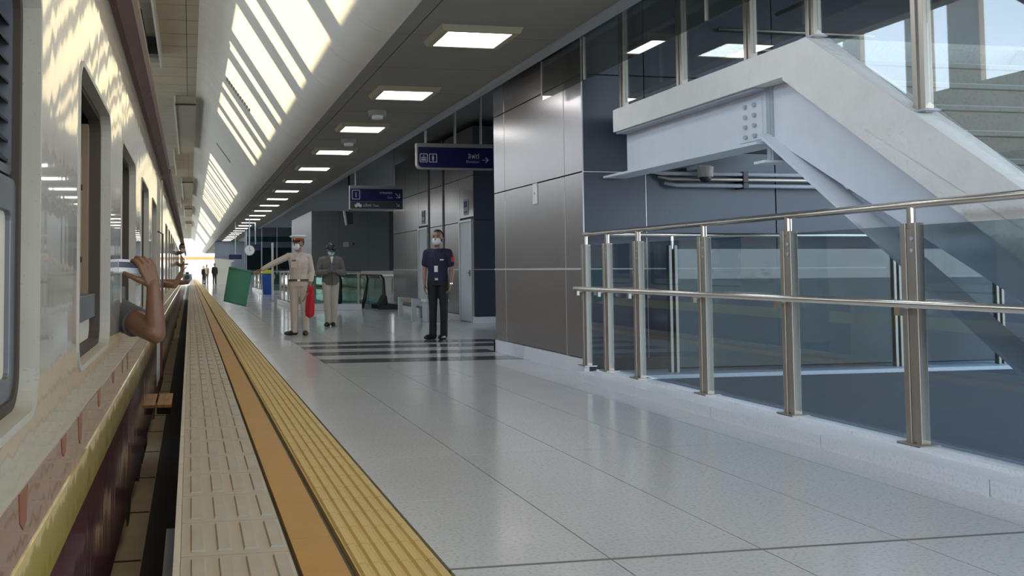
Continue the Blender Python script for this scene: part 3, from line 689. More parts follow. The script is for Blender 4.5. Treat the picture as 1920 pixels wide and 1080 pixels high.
for x, zt in ((4.06, 3.62), (5.05, 4.46)): MB().cyl((x, 21.46, 3.25), (x, 21.46, zt), .022).build('hanger', 'steel_dull', s2)
p = MB(); ring(p, rrect(3.95, 4.16, 2.90, 3.14, .03, 3), rrect(3.97, 4.14, 2.92, 3.12, .022, 3), 0, .008)
p.xf(Matrix(((0, 1, 0, 0), (1, 0, 0, 21.382), (0, 0, 1, 0), (0, 0, 0, 1)))); p.build('number_box', 'sign_pale', s2)
text('number', '1', .17, (4.055, 21.387, 2.96), 'sign_white', s2, 'CENTER')
text('lettering', 'ทางออก', .10, (4.98, 21.387, 3.04), 'sign_white', s2, 'RIGHT')
text('lettering', 'Exit', .085, (4.99, 21.387, 2.93), 'sign_pale', s2, 'RIGHT')
arrow(MB(), 5.12, 3.0, .085, -math.pi / 4, 21.386).build('arrow', 'sign_white', s2)
MB().box(4.02, 4.20, 21.383, 21.39, 2.725, 2.775).prism([(4.05, 2.775), (4.08, 2.815), (4.14, 2.815), (4.17, 2.775)], 'y', 21.383, 21.39).cyl((4.06, 21.39, 2.72), (4.06, 21.382, 2.72), .018, n=10).cyl((4.16, 21.39, 2.72), (4.16, 21.382, 2.72), .018, n=10).build('pictogram', 'sign_white', s2)
text('lettering', 'แท็กซี่', .085, (4.24, 21.387, 2.725), 'sign_white', s2)
text('lettering', 'Taxi', .085, (4.48, 21.387, 2.725), 'sign_white', s2)
arrow(MB(), 5.12, 2.765, .055, -math.pi / 4, 21.386).build('arrow', 'sign_white', s2)
for x, y, z, w, h, lab in ((3.3, 45.0, 2.33, .58, .32, 'small far blue hanging sign beside the clock'), (2.30, 45.5, 1.86, .66, .24, 'small far dark blue sign left of the clock')):
    s3 = tag(MB().box(x - w / 2, x + w / 2, y, y + .1, z - h / 2, z + h / 2).build('hanging_sign', 'sign_blue', bevel=.01), lab, 'sign')
    MB().cyl((x, y + .05, z + h / 2), (x, y + .05, 3.66), .03).build('hanger', 'steel_dull', s3)
ck = empty('platform_clock', (2.66, 40, 2.07), 'round white platform clock on a grey bracket', 'clock')
MB().cyl((2.66, 40, 2.07), (2.66, 40.14, 2.07), .24, n=28).build('case', 'grey_plastic', ck)
MB().cyl((2.66, 39.985, 2.07), (2.66, 40, 2.07), .215, n=28).build('face', 'white_plastic', ck)
MB().box(2.652, 2.668, 39.975, 39.985, 2.07, 2.22).box(2.66, 2.76, 39.975, 39.985, 2.062, 2.078).build('hands', 'black', ck)
MB().cyl((2.66, 40.07, 2.3), (2.66, 40.07, 3.66), .03).build('hanger', 'steel_dull', ck)
tv = empty('hanging_monitor', (4.5, 25, 2.48), 'black monitor hanging under the exit sign', 'monitor')
MB().prism([(4.42, 2.86), (4.66, 2.80), (4.66, 2.49), (4.48, 2.46)], 'y', 25, 25.12).build('housing', 'black', tv, bevel=.01)
MB().prism([(4.37, 2.86), (4.42, 2.86), (4.48, 2.46), (4.44, 2.44)], 'y', 24.98, 25.1).build('screen_edge', 'grey_plastic', tv)
MB().cyl((4.55, 25.06, 2.8), (4.55, 25.06, 4.4), .03).build('hanger', 'black', tv)
# ================================================================== TRAIN
XS = -0.35          # side of the coaches facing the platform
ZB, ZM, ZE, ZG = -0.215, 0.69, 0.545, 2.33   # skirt, cream/maroon line, yellow stripe top, eaves
WZ0, WZ1 = 0.835, 1.835
def window_parts(coach, ya, yb, kind):
    R_ = .09
    w = MB(); ring(w, rrect(ya - .012, yb + .012, WZ0 - .012, WZ1 + .012, R_ + .012), rrect(ya + .006, yb - .006, WZ0 + .006, WZ1 - .006, R_ - .004), XS - .055, XS + .004)
    fr = w.build('window', 'cream_worn', coach)
    g = MB(); ring(g, rrect(ya, yb, WZ0, WZ1, R_), rrect(ya + .035, yb - .035, WZ0 + .03, WZ1 - .03, R_ - .02), XS - .085, XS - .038)
    g.build('gasket', 'gasket', fr)
    if kind == 'shut':
        zt = 1.36
        s = MB(); ring(s, rrect(ya + .03, yb - .03, WZ0 + .03, zt, .03, 3), rrect(ya + .085, yb - .085, WZ0 + .08, zt - .075, .02, 3), XS - .075, XS - .045)
        s.build('sash', 'sash_grey', fr, bevel=.003)
        MB().box(XS - .065, XS - .058, ya + .08, yb - .08, WZ0 + .075, zt - .07).build('pane', 'frosted', fr)
        f2 = MB(); ring(f2, rrect(ya + .03, yb - .03, zt + .01, WZ1 - .03, .03, 3), rrect(ya + .05, yb - .05, zt + .03, WZ1 - .045, .02, 3), XS - .10, XS - .055)
        f2.build('louvre_frame', 'sash_grey', fr)
        k = 0; z = zt + .04
        while z < WZ1 - .08:
            MB().add([(XS - .060, ya + .05, z), (XS - .060, yb - .05, z), (XS - .095, yb - .05, z + .035), (XS - .095, ya + .05, z + .035),
                      (XS - .060, ya + .05, z + .006), (XS - .060, yb - .05, z + .006), (XS - .095, yb - .05, z + .041), (XS - .095, ya + .05, z + .041)],
                     [(3, 2, 1, 0), (4, 5, 6, 7), (0, 1, 5, 4), (1, 2, 6, 5), (2, 3, 7, 6), (3, 0, 4, 7)]).build('louvre_slat', 'black', fr)
            z += .045
    else:
        MB().box(XS - .11, XS - .055, ya + .04, yb - .04, 0.955, 1.055).build('sash_bar', 'sash_grey', fr, bevel=.004)
        MB().box(XS - .09, XS - .08, ya + .04, yb - .04, WZ0 + .03, 0.955).build('pane', 'frosted', fr)
        MB().box(XS - .16, XS - .10, yb - .26, yb - .16, 1.05, WZ1 - .2).build('guide_post', 'interior_wood', fr, bevel=.004)
        MB().box(XS - .15, XS - .085, yb - .10, yb - .03, WZ0 + .05, WZ1 - .05).build('jamb', 'interior_wood', fr)
        for z in (1.2, 1.5): MB().cyl((XS - .099, yb - .21, z), (XS - .092, yb - .21, z), .012, n=8).build('screw', 'gasket', fr)
    return fr
def coach(y0, y1, wins, label, first):
    c = empty('train_coach', (-1.8, (y0 + y1) / 2, -1.1), label, 'train coach', 'coaches of the train at the platform')
    holes = [rrect(a, b, WZ0, WZ1, .09) for a, b in wins]
    plate_with_holes('side_panel', [(y0, ZM), (y1, ZM), (y1, ZG), (y0, ZG)], holes, XS - .045, XS, 'cream_paint', c)
    MB().box(XS - .045, XS + .002, y0, y1, ZB, ZM).build('lower_panel', 'maroon_paint', c)
    MB().box(XS + .002, XS + .006, y0, y1, 0.39, ZE).build('yellow_stripe', 'yellow_paint', c)
    # platform reflections painted on as orange-brown runs below the waist line
    rnd = random.Random(int(y0 * 10) + 3)
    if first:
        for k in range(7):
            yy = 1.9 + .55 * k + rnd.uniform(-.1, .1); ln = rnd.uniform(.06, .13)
            MB().prism([(yy, ZM), (yy + .10, ZM), (yy + .085, ZM - ln * .7), (yy + .05, ZM - ln * .8), (yy + .015, ZM - ln * .6)], 'x', XS + .002, XS + .0035).build('reflection_run', 'reflection_streak', c)
    # eaves gutter in lengths, proud of the side
    y = y0; gp = [(XS - .02, ZG - .01), (XS + .03, ZG + .0), (XS + .085, ZG + .055), (XS + .10, ZG + .11), (XS + .10, ZG + .15), (XS + .05, ZG + .16), (XS - .02, ZG + .14)]
    while y < y1 - .1:
        ye = min(y + 2.3, y1)
        MB().prism(gp, 'y', y, ye - .012).build('gutter', 'gutter_brown', c, bevel=.006); y = ye
    # roof, ends, far side, floor and ceiling
    rp = [(XS + .05, ZG + .14)] + [(-1.8 + 1.5 * math.cos(math.radians(a)), ZG + .14 + .42 * math.sin(math.radians(a))) for a in range(10, 171, 10)] + [(-3.2, ZG + .14)]
    MB().prism(rp, 'y', y0, y1).build('roof', 'roof_grey', c)
    MB().box(-3.25, -3.2, y0, y1, ZB, ZG + .14).build('far_side', 'cream_worn', c)
    MB().box(-3.2, XS - .045, y0, y0 + .05, ZB, ZG + .14).box(-3.2, XS - .045, y1 - .05, y1, ZB, ZG + .14).build('end_wall', 'cream_worn', c)
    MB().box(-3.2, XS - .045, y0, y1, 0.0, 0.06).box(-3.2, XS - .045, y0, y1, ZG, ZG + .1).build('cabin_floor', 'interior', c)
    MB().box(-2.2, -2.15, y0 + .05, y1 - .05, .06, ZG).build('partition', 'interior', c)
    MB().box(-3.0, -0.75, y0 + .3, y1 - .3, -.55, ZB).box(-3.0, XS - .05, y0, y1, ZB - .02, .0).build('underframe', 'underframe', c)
    for k, yb_ in enumerate([v for v in (y0 + 2.2, y1 - 2.6)]):
        b = MB()
        for q in (-1.1, 0, 1.1):
            yy = yb_ + q * .5
            b.prism([(yy - .09, ZB), (yy + .09, ZB), (yy + .2, ZB - .38), (yy - .2, ZB - .38)], 'x', -.62, -.42)
        for q in (-.8, .8): b.cyl((-.62, yb_ + q, -.55), (-.50, yb_ + q, -.55), .42, n=20)
        b.build('bogie', 'underframe', c)
    for a, b in wins: window_parts(c, a, b, 'shut' if (first and a < 2) else 'open')
    return c
P_ = 1.85; W0 = [(1.06, 2.15), (2.91, 4.0), (4.68, 5.83), (6.56, 7.66), (8.4, 9.5)]
c1 = coach(-3.0, 11.05, [(-0.79, .31)] + W0, 'nearest cream and maroon train coach with open windows and a yellow stripe', True)
# boarding door and step at the end of the first coach
d_ = MB().box(XS - .02, XS + .004, 9.75, 10.65, -.1, 2.2).build('door', 'cream_worn', c1, bevel=.006)
MB().tube([(XS + .004, 9.70, .55), (XS + .06, 9.70, .58), (XS + .06, 9.70, 1.55), (XS + .004, 9.70, 1.58)],   .010, 8).build('grab_rail', 'gutter_brown', d_, smooth=True)
s_ = MB().box(XS, -.19, 9.75, 10.65, -.325, -.29).build('footboard', 'orange_wood', c1, bevel=.004)
MB().box(XS, -.20, 9.8, 9.84, -.40, -.325).build('step_bracket', 'underframe', s_); MB().box(XS, -.20, 10.56, 10.6, -.40, -.325).build('step_bracket', 'underframe', s_)
def run(a, n): return [(a + P_ * k, a + P_ * k + 1.1) for k in range(n)]
c2 = coach(11.65, 31.0, run(13.0, 9), 'second train coach beyond the nearest, passengers leaning out', False)
c3 = coach(31.6, 51.0, run(33.0, 9), 'third train coach far down the platform', False)
c4 = coach(51.6, 71.0, run(53.0, 4), 'farthest train coach near the bright end of the platform', False)

# ================================================================== FURNITURE AND FAR THINGS
bn = empty('bench', (5.25, 19.8, 0), 'low bench with grey slab ends and a wooden seat by the wall', 'bench')
for y in (19.25, 20.55):
    MB().prism([(4.92, 0), (5.02, 0), (5.02, .36), (5.45, .22), (5.45, 0), (5.52, 0), (5.52, .45), (5.40, .46), (4.92, .50)], 'y', y, y + .08).build('end_slab', 'door_grey', bn, bevel=.004)
for x in (5.0, 5.13, 5.26, 5.39): MB().box(x, x + .10, 19.33, 20.55, .40, .44).build('seat_slat', 'wood', bn, bevel=.004)
bn2 = empty('planter_seat', (5.55, 19.2, 0), 'pale box seat standing beside the navy-shirted guard', 'seat')
MB().box(5.12, 5.6, 18.75, 19.15, 0, .44).build('seat_base', 'door_grey', bn2, bevel=.01)
MB().box(5.10, 5.62, 18.73, 19.17, .44, .50).build('seat_top', 'white_plastic', bn2, bevel=.01)
bi = empty('litter_bin', (3.70, 42.5, 0), 'blue litter bin with a yellow lid far down the platform', 'bin')
MB().prism([(3.46, 0), (3.90, 0), (3.96, 1.0), (3.40, 1.0)], 'y', 42.2, 42.7).build('bin_body', 'bin_blue', bi, bevel=.02)
MB().prism([(3.38, 1.0), (3.98, 1.0), (3.90, 1.18), (3.46, 1.18)], 'y', 42.15, 42.75).build('bin_lid', 'bin_yellow', bi, bevel=.02)
# escalator head: two black handrails, glass sides, comb plate
es = empty('escalator', (5.3, 25.6, 0), 'escalator entrance with black handrails and glass sides left of the service wall', 'escalator')
for x0, x1 in ((4.30, 4.36), (4.97, 5.20), (5.60, 5.64)):
    pth = [(x0, 25.35, .05), (x0 + (x1 - x0) * .3, 25.25, .35), (x0 + (x1 - x0) * .8, 25.45, .86), (x1, 25.8, .96), (x1, 31, .96)]
    MB().tube(pth, .055, 10).build('handrail', 'black_rubber', es, smooth=True)
    MB().prism([(25.5, .1), (25.5, .8), (25.9, .92), (30.5, .92), (30.5, .1)], 'x', x1 - .01, x1 + .01).build('glass_side', 'glass_green', es)
    MB().box(x1 - .1, x1 + .1, 25.6, 31, 0, .12).build('skirt', 'steel_dull', es)
MB().box(5.42, 5.98, 25.05, 26.2, 0, .14).prism([(5.45, .14), (5.70, .14), (5.66, .40), (5.60, .42)], 'y', 25.1, 25.6).build('newel_base', 'black', es, bevel=.01)
MB().box(4.95, 5.6, 25.3, 27, .0, .012).build('comb_plate', 'stainless', es)
# stairwells further along: kerb and glass rail
for (x0, x1, y0, y1, lab) in ((2.93, 4.9, 25.0, 30.0, 'white kerb and glass rail round the far stairwell behind the officer'), (3.55, 5.5, 43.0, 51.0, 'white kerb and glass rail round the farthest stairwell')):
    k_ = empty('stairwell_guard', ((x0 + x1) / 2, (y0 + y1) / 2, 0), lab, 'railing')
    MB().box(x0, x0 + .22, y0, y1, 0, .17).box(x0 + .22, x1, y0, y0 + .2, 0, .17).build('kerb', 'white_granite', k_, bevel=.01)
    n_ = int((y1 - y0) / 1.2)
    for q in range(n_ + 1):
        yy = y0 + .1 + (y1 - y0 - .2) * q / n_
        MB().box(x0 + .08, x0 + .14, yy - .03, yy + .03, .17, 1.1).build('post', 'stainless', k_)
    for q in range(3):
        xx = x0 + .11 + (x1 - x0 - .2) * q / 2
        MB().box(xx - .03, xx + .03, y0 + .07, y0 + .13, .17, 1.1).build('post', 'stainless', k_)
    MB().box(x0 + .105, x0 + .115, y0 + .1, y1, .2, 1.0).box(x0 + .15, x1, y0 + .095, y0 + .105, .2, 1.0).build('glass_pane', 'glass_green', k_)
    MB().tube([(x1, y0 + .1, 1.1), (x0 + .11, y0 + .1, 1.1), (x0 + .11, y1, 1.1)], .025, 8).build('top_rail', 'stainless', k_)
cc = empty('wall_camera', (5.55, 29.9, 2.05), 'small black camera on the dark green-grey wall above the escalator', 'camera')
MB().box(5.53, 5.58, 29.85, 30, 2.03, 2.08).build('bracket', 'steel_dull', cc); MB().ell((5.56, 29.8, 2.05), .055, 10, 7).build('camera_head', 'black', cc)
tag(MB().box(5.22, 5.42, 29.975, 30, 1.95, 2.12).build('wall_socket', 'grey_plastic', bevel=.005), 'small grey box on the dark wall beside the wall camera', 'box')
ml = empty('platform_mast', (3.06, 33, 0), 'pale standing post behind the officer\'s outstretched arm', 'post')
MB().box(3.02, 3.10, 33, 33.08, 0, 2.2).build('mast', 'trim_light', ml, bevel=.01)
MB().box(2.93, 3.19, 32.98, 33.12, 0, .05).build('foot', 'steel_dull', ml)
# bright outdoor end: low cream building and hedge beyond the platform
fb = empty('far_building', (1.0, 150, -1.65), 'sunlit cream building at the far end of the platform', 'building')
MB().box(-8, 6, 150, 160, -1.65, 3.1).build('wall', 'pier_cream', fb)
MB().box(-8.3, 6.3, 149.6, 160.4, 3.1, 3.5).build('roof', 'orange_wood', fb)
for k in range(7): MB().box(-6.5 + 1.7 * k, -5.6 + 1.7 * k, 149.9, 150, -.2, 1.9).build('window', 'steel_dull', fb)
# ================================================================== PEOPLE
def nrm(v): return Vector(v).normalized()
def hand(mb, wrist, d, n, thumb=1, curl=0.45, s=1.0, grip=None):
    """palm and five fingers: d finger direction, n palm normal (fingers bend towards it), thumb on +-side"""
    w = Vector(wrist); d = nrm(d); n = Vector(n); n = (n - d * n.dot(d)).normalized(); sd_ = d.cross(n) * thumb
    offs = (.030, .010, -.010, -.029); lens = (.072, .080, .074, .058); reach = (.088, .092, .088, .080)
    for o, L, rc in zip(offs, lens, reach):
        a = w + sd_ * o * .55 * s + d * .012 * s; b = w + d * rc * s + sd_ * o * s
        mb.cone2(a, b, .0135 * s, .0105 * s, 8)
        dd = (d + sd_ * o * 1.2).normalized(); p = b; ang = curl if grip is None else grip
        ax = dd.cross(n).normalized()
        for f, r0, r1 in ((.45, .0098, .0090), (.30, .0090, .0082), (.25, .0082, .0068)):
            dd = Quaternion(ax, ang) @ dd
            q = p + dd * L * f * s; mb.cone2(p, q, r0 * s, r1 * s, 8); p = q
    p = w + d * .022 * s + sd_ * .022 * s + n * .006 * s
    dd = (d * .62 + sd_ * .72 + n * .30).normalized()
    mb.cone2(w + d * .012 * s, p, .016 * s, .0145 * s, 8)
    for L, r0, r1 in ((.038, .0135, .0115), (.031, .0112, .0100), (.026, .0098, .0082)):
        q = p + dd * L * s; mb.cone2(p, q, r0 * s, r1 * s, 8); p = q
        dd = (dd + d * .35 + n * (.25 if grip is None else .5)).normalized()
def head_M(c, yaw, pitch):
    return Matrix.Translation(c) @ Matrix.Rotation(yaw, 4, 'Z') @ Matrix.Rotation(pitch, 4, 'X')
def add_head(mb, M, k=1.0):
    s0 = len(mb.v)
    mb.ell((0, .012 * k, .025 * k), (.076 * k, .096 * k, .092 * k), 18, 12)          # skull
    mb.ell((0, -.022 * k, -.045 * k), (.060 * k, .070 * k, .072 * k), 16, 10)        # face and jaw
    mb.ell((0, -.052 * k, -.092 * k), (.032 * k, .032 * k, .025 * k), 12, 8)         # chin
    mb.cone2((0, -.086 * k, .012 * k), (0, -.106 * k, -.026 * k), .010 * k, .014 * k, 8)   # nose
    for sx in (-1, 1):
        mb.ell((sx * .078 * k, .012 * k, -.012 * k), (.012 * k, .022 * k, .034 * k), 10, 7)  # ears
        mb.ell((sx * .030 * k, -.080 * k, .030 * k), (.026 * k, .012 * k, .009 * k), 10, 6)  # brow ridge
    mb.ell((0, -.082 * k, -.062 * k), (.024 * k, .010 * k, .010 * k), 10, 6)          # lips
    mb.xf(M, s0)
def lb(mb, name, m, par, smooth=True, bevel=0, solid=0):
    """mesh given in the person's own frame"""
    o = link(name, mb.mesh(name, m, smooth), par, WLOC[par.name])
    if solid: md = o.modifiers.new('solid', 'SOLIDIFY'); md.thickness = solid; md.offset = 1
    if bevel: md = o.modifiers.new('b', 'BEVEL'); md.width = bevel; md.segments = 2
    return o
def face_bits(p, M, k=1.0, mask=None, hair=True, hairline=0.0):
    e_ = MB()
    for sx in (-1, 1): e_.ell((sx * .030 * k, -.0885 * k, .012 * k), (.012 * k, .006 * k, .0062 * k), 10, 6)
    lb(e_.xf(M), 'eyes', 'eye', p)
    b_ = MB()
    for sx in (-1, 1): b_.tube([(sx * .014 * k, -.093 * k, .034 * k), (sx * .034 * k, -.091 * k, .040 * k), (sx * .050 * k, -.079 * k, .034 * k)], .0035 * k, 6)
    lb(b_.xf(M), 'eyebrows', 'hair', p)
    if hair:
        h = MB().ell((0, .018 * k, .030 * k), (.084 * k, .103 * k, .098 * k), 22, 16, keep=lambda q: (q.z > (.045 + hairline) * k or q.y > .012 * k) and q.z > -.085 * k)
        lb(h.xf(M), 'hair', 'hair', p, solid=.006)
    if mask:
        f = MB().ell((0, -.050 * k, -.048 * k), (.064 * k, .057 * k, .058 * k), 20, 12, keep=lambda q: q.y < .012 * k)
        mk = lb(f.xf(M), 'face_mask', mask, p, solid=.004)
        s_ = MB()
        for sx in (-1, 1):
            s_.tube([(sx * .060 * k, -.050 * k, -.020 * k), (sx * .078 * k, 0, .005 * k), (sx * .084 * k, .024 * k, 0)], .0022 * k, 5)
            s_.tube([(sx * .058 * k, -.045 * k, -.075 * k), (sx * .078 * k, 0, -.045 * k), (sx * .084 * k, .024 * k, -.02 * k)], .0022 * k, 5)
        lb(s_.xf(M), 'mask_straps', mask, mk)
TORSO = [(0, .005, .86, .150, .105), (0, .005, .95, .160, .112), (0, 0, 1.08, .142, .100), (0, -.005, 1.22, .156, .110), (0, 0, 1.33, .172, .108), (0, .005, 1.41, .150, .085), (0, .01, 1.455, .075, .06)]
def leg(mb, hip, knee, ank, g=0.0):
    mb.cone2(hip, knee, .082 + g, .054 + g); mb.cone2(knee, Vector(knee).lerp(Vector(ank), .35), .054 + g, .052 + g); mb.cone2(Vector(knee).lerp(Vector(ank), .35), ank, .052 + g, .037 + g)
def arm(mb, sh, el, wr, g=0.0, upto=1.0):
    mb.cone2(sh, el, .052 + g, .041 + g)
    if upto > 0: m_ = Vector(el).lerp(Vector(wr), .3); mb.cone2(el, m_, .041 + g, .040 + g); mb.cone2(m_, Vector(el).lerp(Vector(wr), upto), .040 + g, .027 + g + (1 - upto) * .01)
def shoe(mb, ank, yaw, k=1.0):
    s0 = len(mb.v); mb.ell((0, -.065, .038), (.050, .145, .050), 16, 10); mb.ell((0, .02, .055), (.048, .062, .062), 14, 8)
    for i in range(s0, len(mb.v)):
        x, y, z = mb.v[i]; mb.v[i] = (x, y, max(z, .002))
    mb.xf(Matrix.Translation((ank[0], ank[1], 0)) @ Matrix.Rotation(yaw, 4, 'Z'), s0)
def person(name, loc, rotz, J, label, k=1.0, group=None):
    p = empty(name, loc, label, 'person', group); p.rotation_euler = (0, 0, rotz); p.scale = (k, k, k)
    b = MB(); b.loft(TORSO)
    for s in 'RL':
        leg(b, J['hip' + s], J['knee' + s], J['ank' + s], -.008); arm(b, J['sh' + s], J['el' + s], J['wr' + s], -.004)
        b.ell((J['ank' + s][0], J['ank' + s][1] - .01, .05), (.03, .05, .03))
        hd = J['hand' + s]; hand(b, J['wr' + s], hd[0], hd[1], hd[2], hd[3])
    b.cone2((0, .012, 1.42), (0, 0, 1.55), .058, .052)
    M = head_M(J['head'], J['hyaw'], J['hpitch']) @ Matrix.Scale(1.07, 4); add_head(b, M)
    remesh(b, 'body', J.get('skin', 'skin'), p, J.get('vox', .0062), 3)
    return p, M
def base_joints():
    return dict(hipR=(-.085, 0, .90), hipL=(.085, 0, .90), kneeR=(-.095, -.015, .49), kneeL=(.095, -.015, .49), ankR=(-.10, .02, .08), ankL=(.10, .02, .08),
                shR=(-.175, .005, 1.385), shL=(.175, .005, 1.385), elR=(-.225, .01, 1.11), elL=(.225, .01, 1.11), wrR=(-.225, -.05, .87), wrL=(.225, -.05, .87),
                handR=((0, -.1, -1), (1, 0, 0), -1, .3), handL=((0, -.1, -1), (-1, 0, 0), 1, .3), head=(0, -.01, 1.625), hyaw=0, hpitch=0)
def dress(p, J, top_m, bot_m, sleeve=1.0, hem=.90, shoes='shoe_black', g=.012, loose=.012, waist=.98):
    s = MB(); s.loft([(c[0], c[1], c[2], c[3] + g + .004, c[4] + g + .004) for c in TORSO])
    for q in 'RL':
        s.cone2((J['sh' + q][0] * .5, .005, 1.39), J['sh' + q], .062 + g, .056 + g)
        if sleeve >= 1: arm(s, J['sh' + q], J['el' + q], J['wr' + q], g, .93)
        else: s.cone2(J['sh' + q], Vector(J['sh' + q]).lerp(Vector(J['el' + q]), sleeve), .056 + g, .052 + g)
    o1 = remesh(s, 'shirt' if sleeve < 1 else 'jacket' if top_m == 'jacket_grey' else 'shirt', top_m, p, .0085, 3, cut=[((0, 0, hem), (0, 0, -1)), ((0, 0, 1.485), (0, 0, 1))])
    t = MB(); t.loft([(c[0], c[1], c[2], c[3] + loose, c[4] + loose) for c in TORSO[:3]])
    for q in 'RL':
        leg(t, J['hip' + q], J['knee' + q], J['ank' + q], loose); a = J['ank' + q]; t.cone2(Vector(J['knee' + q]).lerp(Vector(a), .6), (a[0], a[1] - .01, .06), .056 + loose * .5, .056 + loose * .4)
    o2 = remesh(t, 'trousers', bot_m, p, .0085, 3, cut=[((0, 0, waist), (0, 0, 1)), ((0, 0, .045), (0, 0, -1))])
    for q in 'RL': h = MB(); shoe(h, J['ank' + q], J.get('toe' + q, 0)); lb(h, 'shoe', shoes, p)
    return o1, o2

# ---- officer with the flags
OX, OY = 1.915, 15.62
J = base_joints()
J.update(elR=(-.43, -.04, 1.285), wrR=(-.66, -.08, 1.165), handR=((-1, -.05, -.25), (0, -.25, -1), -1, .75), shR=(-.18, 0, 1.40),
         elL=(.235, .02, 1.12), wrL=(.20, -.07, .87), handL=((-.1, -.1, -1), (-1, 0, 0), 1, .8), hyaw=-.62, hpitch=.02, kneeR=(-.08, -.02, .49), ankR=(-.085, 0, .08), kneeL=(.11, .0, .49), ankL=(.125, .03, .08), toeR=-1.0, toeL=-.15, head=(-.012, -.01, 1.625))
off, M = person('person', (OX, OY, 0), -.12, J, 'person in khaki uniform and red-banded peaked cap holding out a green flag')
dress(off, J, 'khaki_uniform', 'khaki_uniform', 1.0, .95, loose=.020, waist=.985)
lb(MB().loft([(0, .005, .955, .184, .136), (0, .005, .995, .182, .134)], 28), 'belt', 'belt_brown', off, False)
lb(MB().box(-.025, .025, -.142, -.130, .958, .992), 'buckle', 'stainless', off, False)
lb(MB().box(-.115, -.045, -.129, -.120, 1.318, 1.336), 'name_tag', 'black', off, False)
for sx in (-1, 1): lb(MB().prism([(sx * .005, 1.47), (sx * .075, 1.475), (sx * .085, 1.43), (sx * .03, 1.40)], 'y', -.112, -.10), 'collar', 'khaki_uniform', off, False)
for sx in (-1, 1): lb(MB().box(sx * .09 - .045, sx * .09 + .045, -.131, -.119, 1.20, 1.30), 'chest_pocket', 'khaki_uniform', off, False, bevel=.003)
face_bits(off, M, 1.0, 'mask_white')
capM = M @ Matrix.Translation((0, .012, .058))
cp_ = lb(MB().loft([(0, 0, -.010, .088, .106), (0, 0, .012, .090, .108), (0, 0, .032, .090, .108)], 26).xf(capM), 'cap', 'cap_red', off)
lb(MB().loft([(0, 0, .030, .091, .109), (0, -.004, .058, .142, .152), (0, -.006, .074, .140, .150), (0, -.006, .085, .10, .11)], 28).xf(capM), 'cap_crown', 'cap_white', cp_)
v_ = MB(); pts = []
for a in range(-60, 61, 10):
    t = math.radians(a); pts.append((math.sin(t), -math.cos(t)))
vs = [(x * .089, y * .106, -.008) for x, y in pts] + [(x * .098, y * .155, -.030) for x, y in pts]; n_ = len(pts)
v_.add(vs, [(i, i + 1, n_ + i + 1, n_ + i) for i in range(n_ - 1)])
lb(v_.xf(capM), 'visor', 'black', cp_, solid=.004)
lb(MB().ell((0, -.108, .022), (.014, .006, .014), 10, 7).xf(capM), 'badge', 'bin_yellow', cp_)
# green flag hanging from a short rod held in the outstretched hand
def cloth(name, corners, nu, nv, amp, m, par, seed=1):
    A, B, C_, D_ = [Vector(c) for c in corners]; mb = MB(); nrmv = (B - A).cross(D_ - A).normalized(); vs = []
    for j in range(nv + 1):
        for i in range(nu + 1):
            u, v = i / nu, j / nv
            p = A.lerp(B, u).lerp(D_.lerp(C_, u), v)
            vs.append(p + nrmv * amp * (math.sin(u * 7 + seed + v * 1.5) * (.3 + v) + .4 * math.sin(v * 5 + seed * 2 + u * 3)))
    fs = [(j * (nu + 1) + i, j * (nu + 1) + i + 1, (j + 1) * (nu + 1) + i + 1, (j + 1) * (nu + 1) + i) for j in range(nv) for i in range(nu)]
    mb.add(vs, fs)
    return mb.build(name, m, par, smooth=True, solid=.003)
hx, hy, hz = OX - .735, OY - .02, 1.125
gf = empty('signal_flag', (hx, hy, hz), 'green signal flag hanging from a rod in the officer\'s outstretched hand', 'flag')
MB().tube([(OX - .62, hy + .0, 1.09), (OX - 1.24, hy + .02, 1.205)], .010, 8).build('rod', 'wood', gf, smooth=True)
cloth('flag_cloth', [(OX - 1.235, hy + .02, 1.215), (OX - .835, hy + .01, 1.125), (OX - .935, hy - .02, .515), (OX - 1.335, hy - .0, .615)], 14, 18, .018, 'flag_green', gf)
MB().tube([(OX - 1.235, hy + .02, 1.205), (OX - .835, hy + .01, 1.125)], .019, 8).build('rod_sleeve', 'flag_green', gf, smooth=True)
rf = empty('signal_flag', (OX + .16, OY - .14, .80), 'red signal flag hanging folded from the officer\'s lowered hand', 'flag')
MB().tube([(OX + .04, OY - .20, .60), (OX + .26, OY - .12, .90)], .010, 8).build('rod', 'wood', rf, smooth=True)
rc = MB(); rows_ = []
for j in range(13):
    v = j / 12; w = .042 + .032 * v; cx = OX + .195 - .02 * v; z = .87 - .54 * v; cy = OY - .15
    ringv = []
    for i in range(20):
        a = 2 * math.pi * i / 20; rr = 1 + .28 * math.sin(a * 4 + v * 3)
        ringv.append((cx + w * rr * math.cos(a) * (1 - .25 * max(0, v - .85) / .15), cy + .032 * rr * math.sin(a), z + .02 * math.cos(a * 2)))
    rows_.append(ringv)
rc.add([q for r_ in rows_ for q in r_], [(j * 20 + i, j * 20 + (i + 1) % 20, (j + 1) * 20 + (i + 1) % 20, (j + 1) * 20 + i) for j in range(12) for i in range(20)] + [tuple(range(20)), tuple(range(12 * 20, 13 * 20))])
rc.build('flag_cloth', 'flag_red', rf, smooth=True)

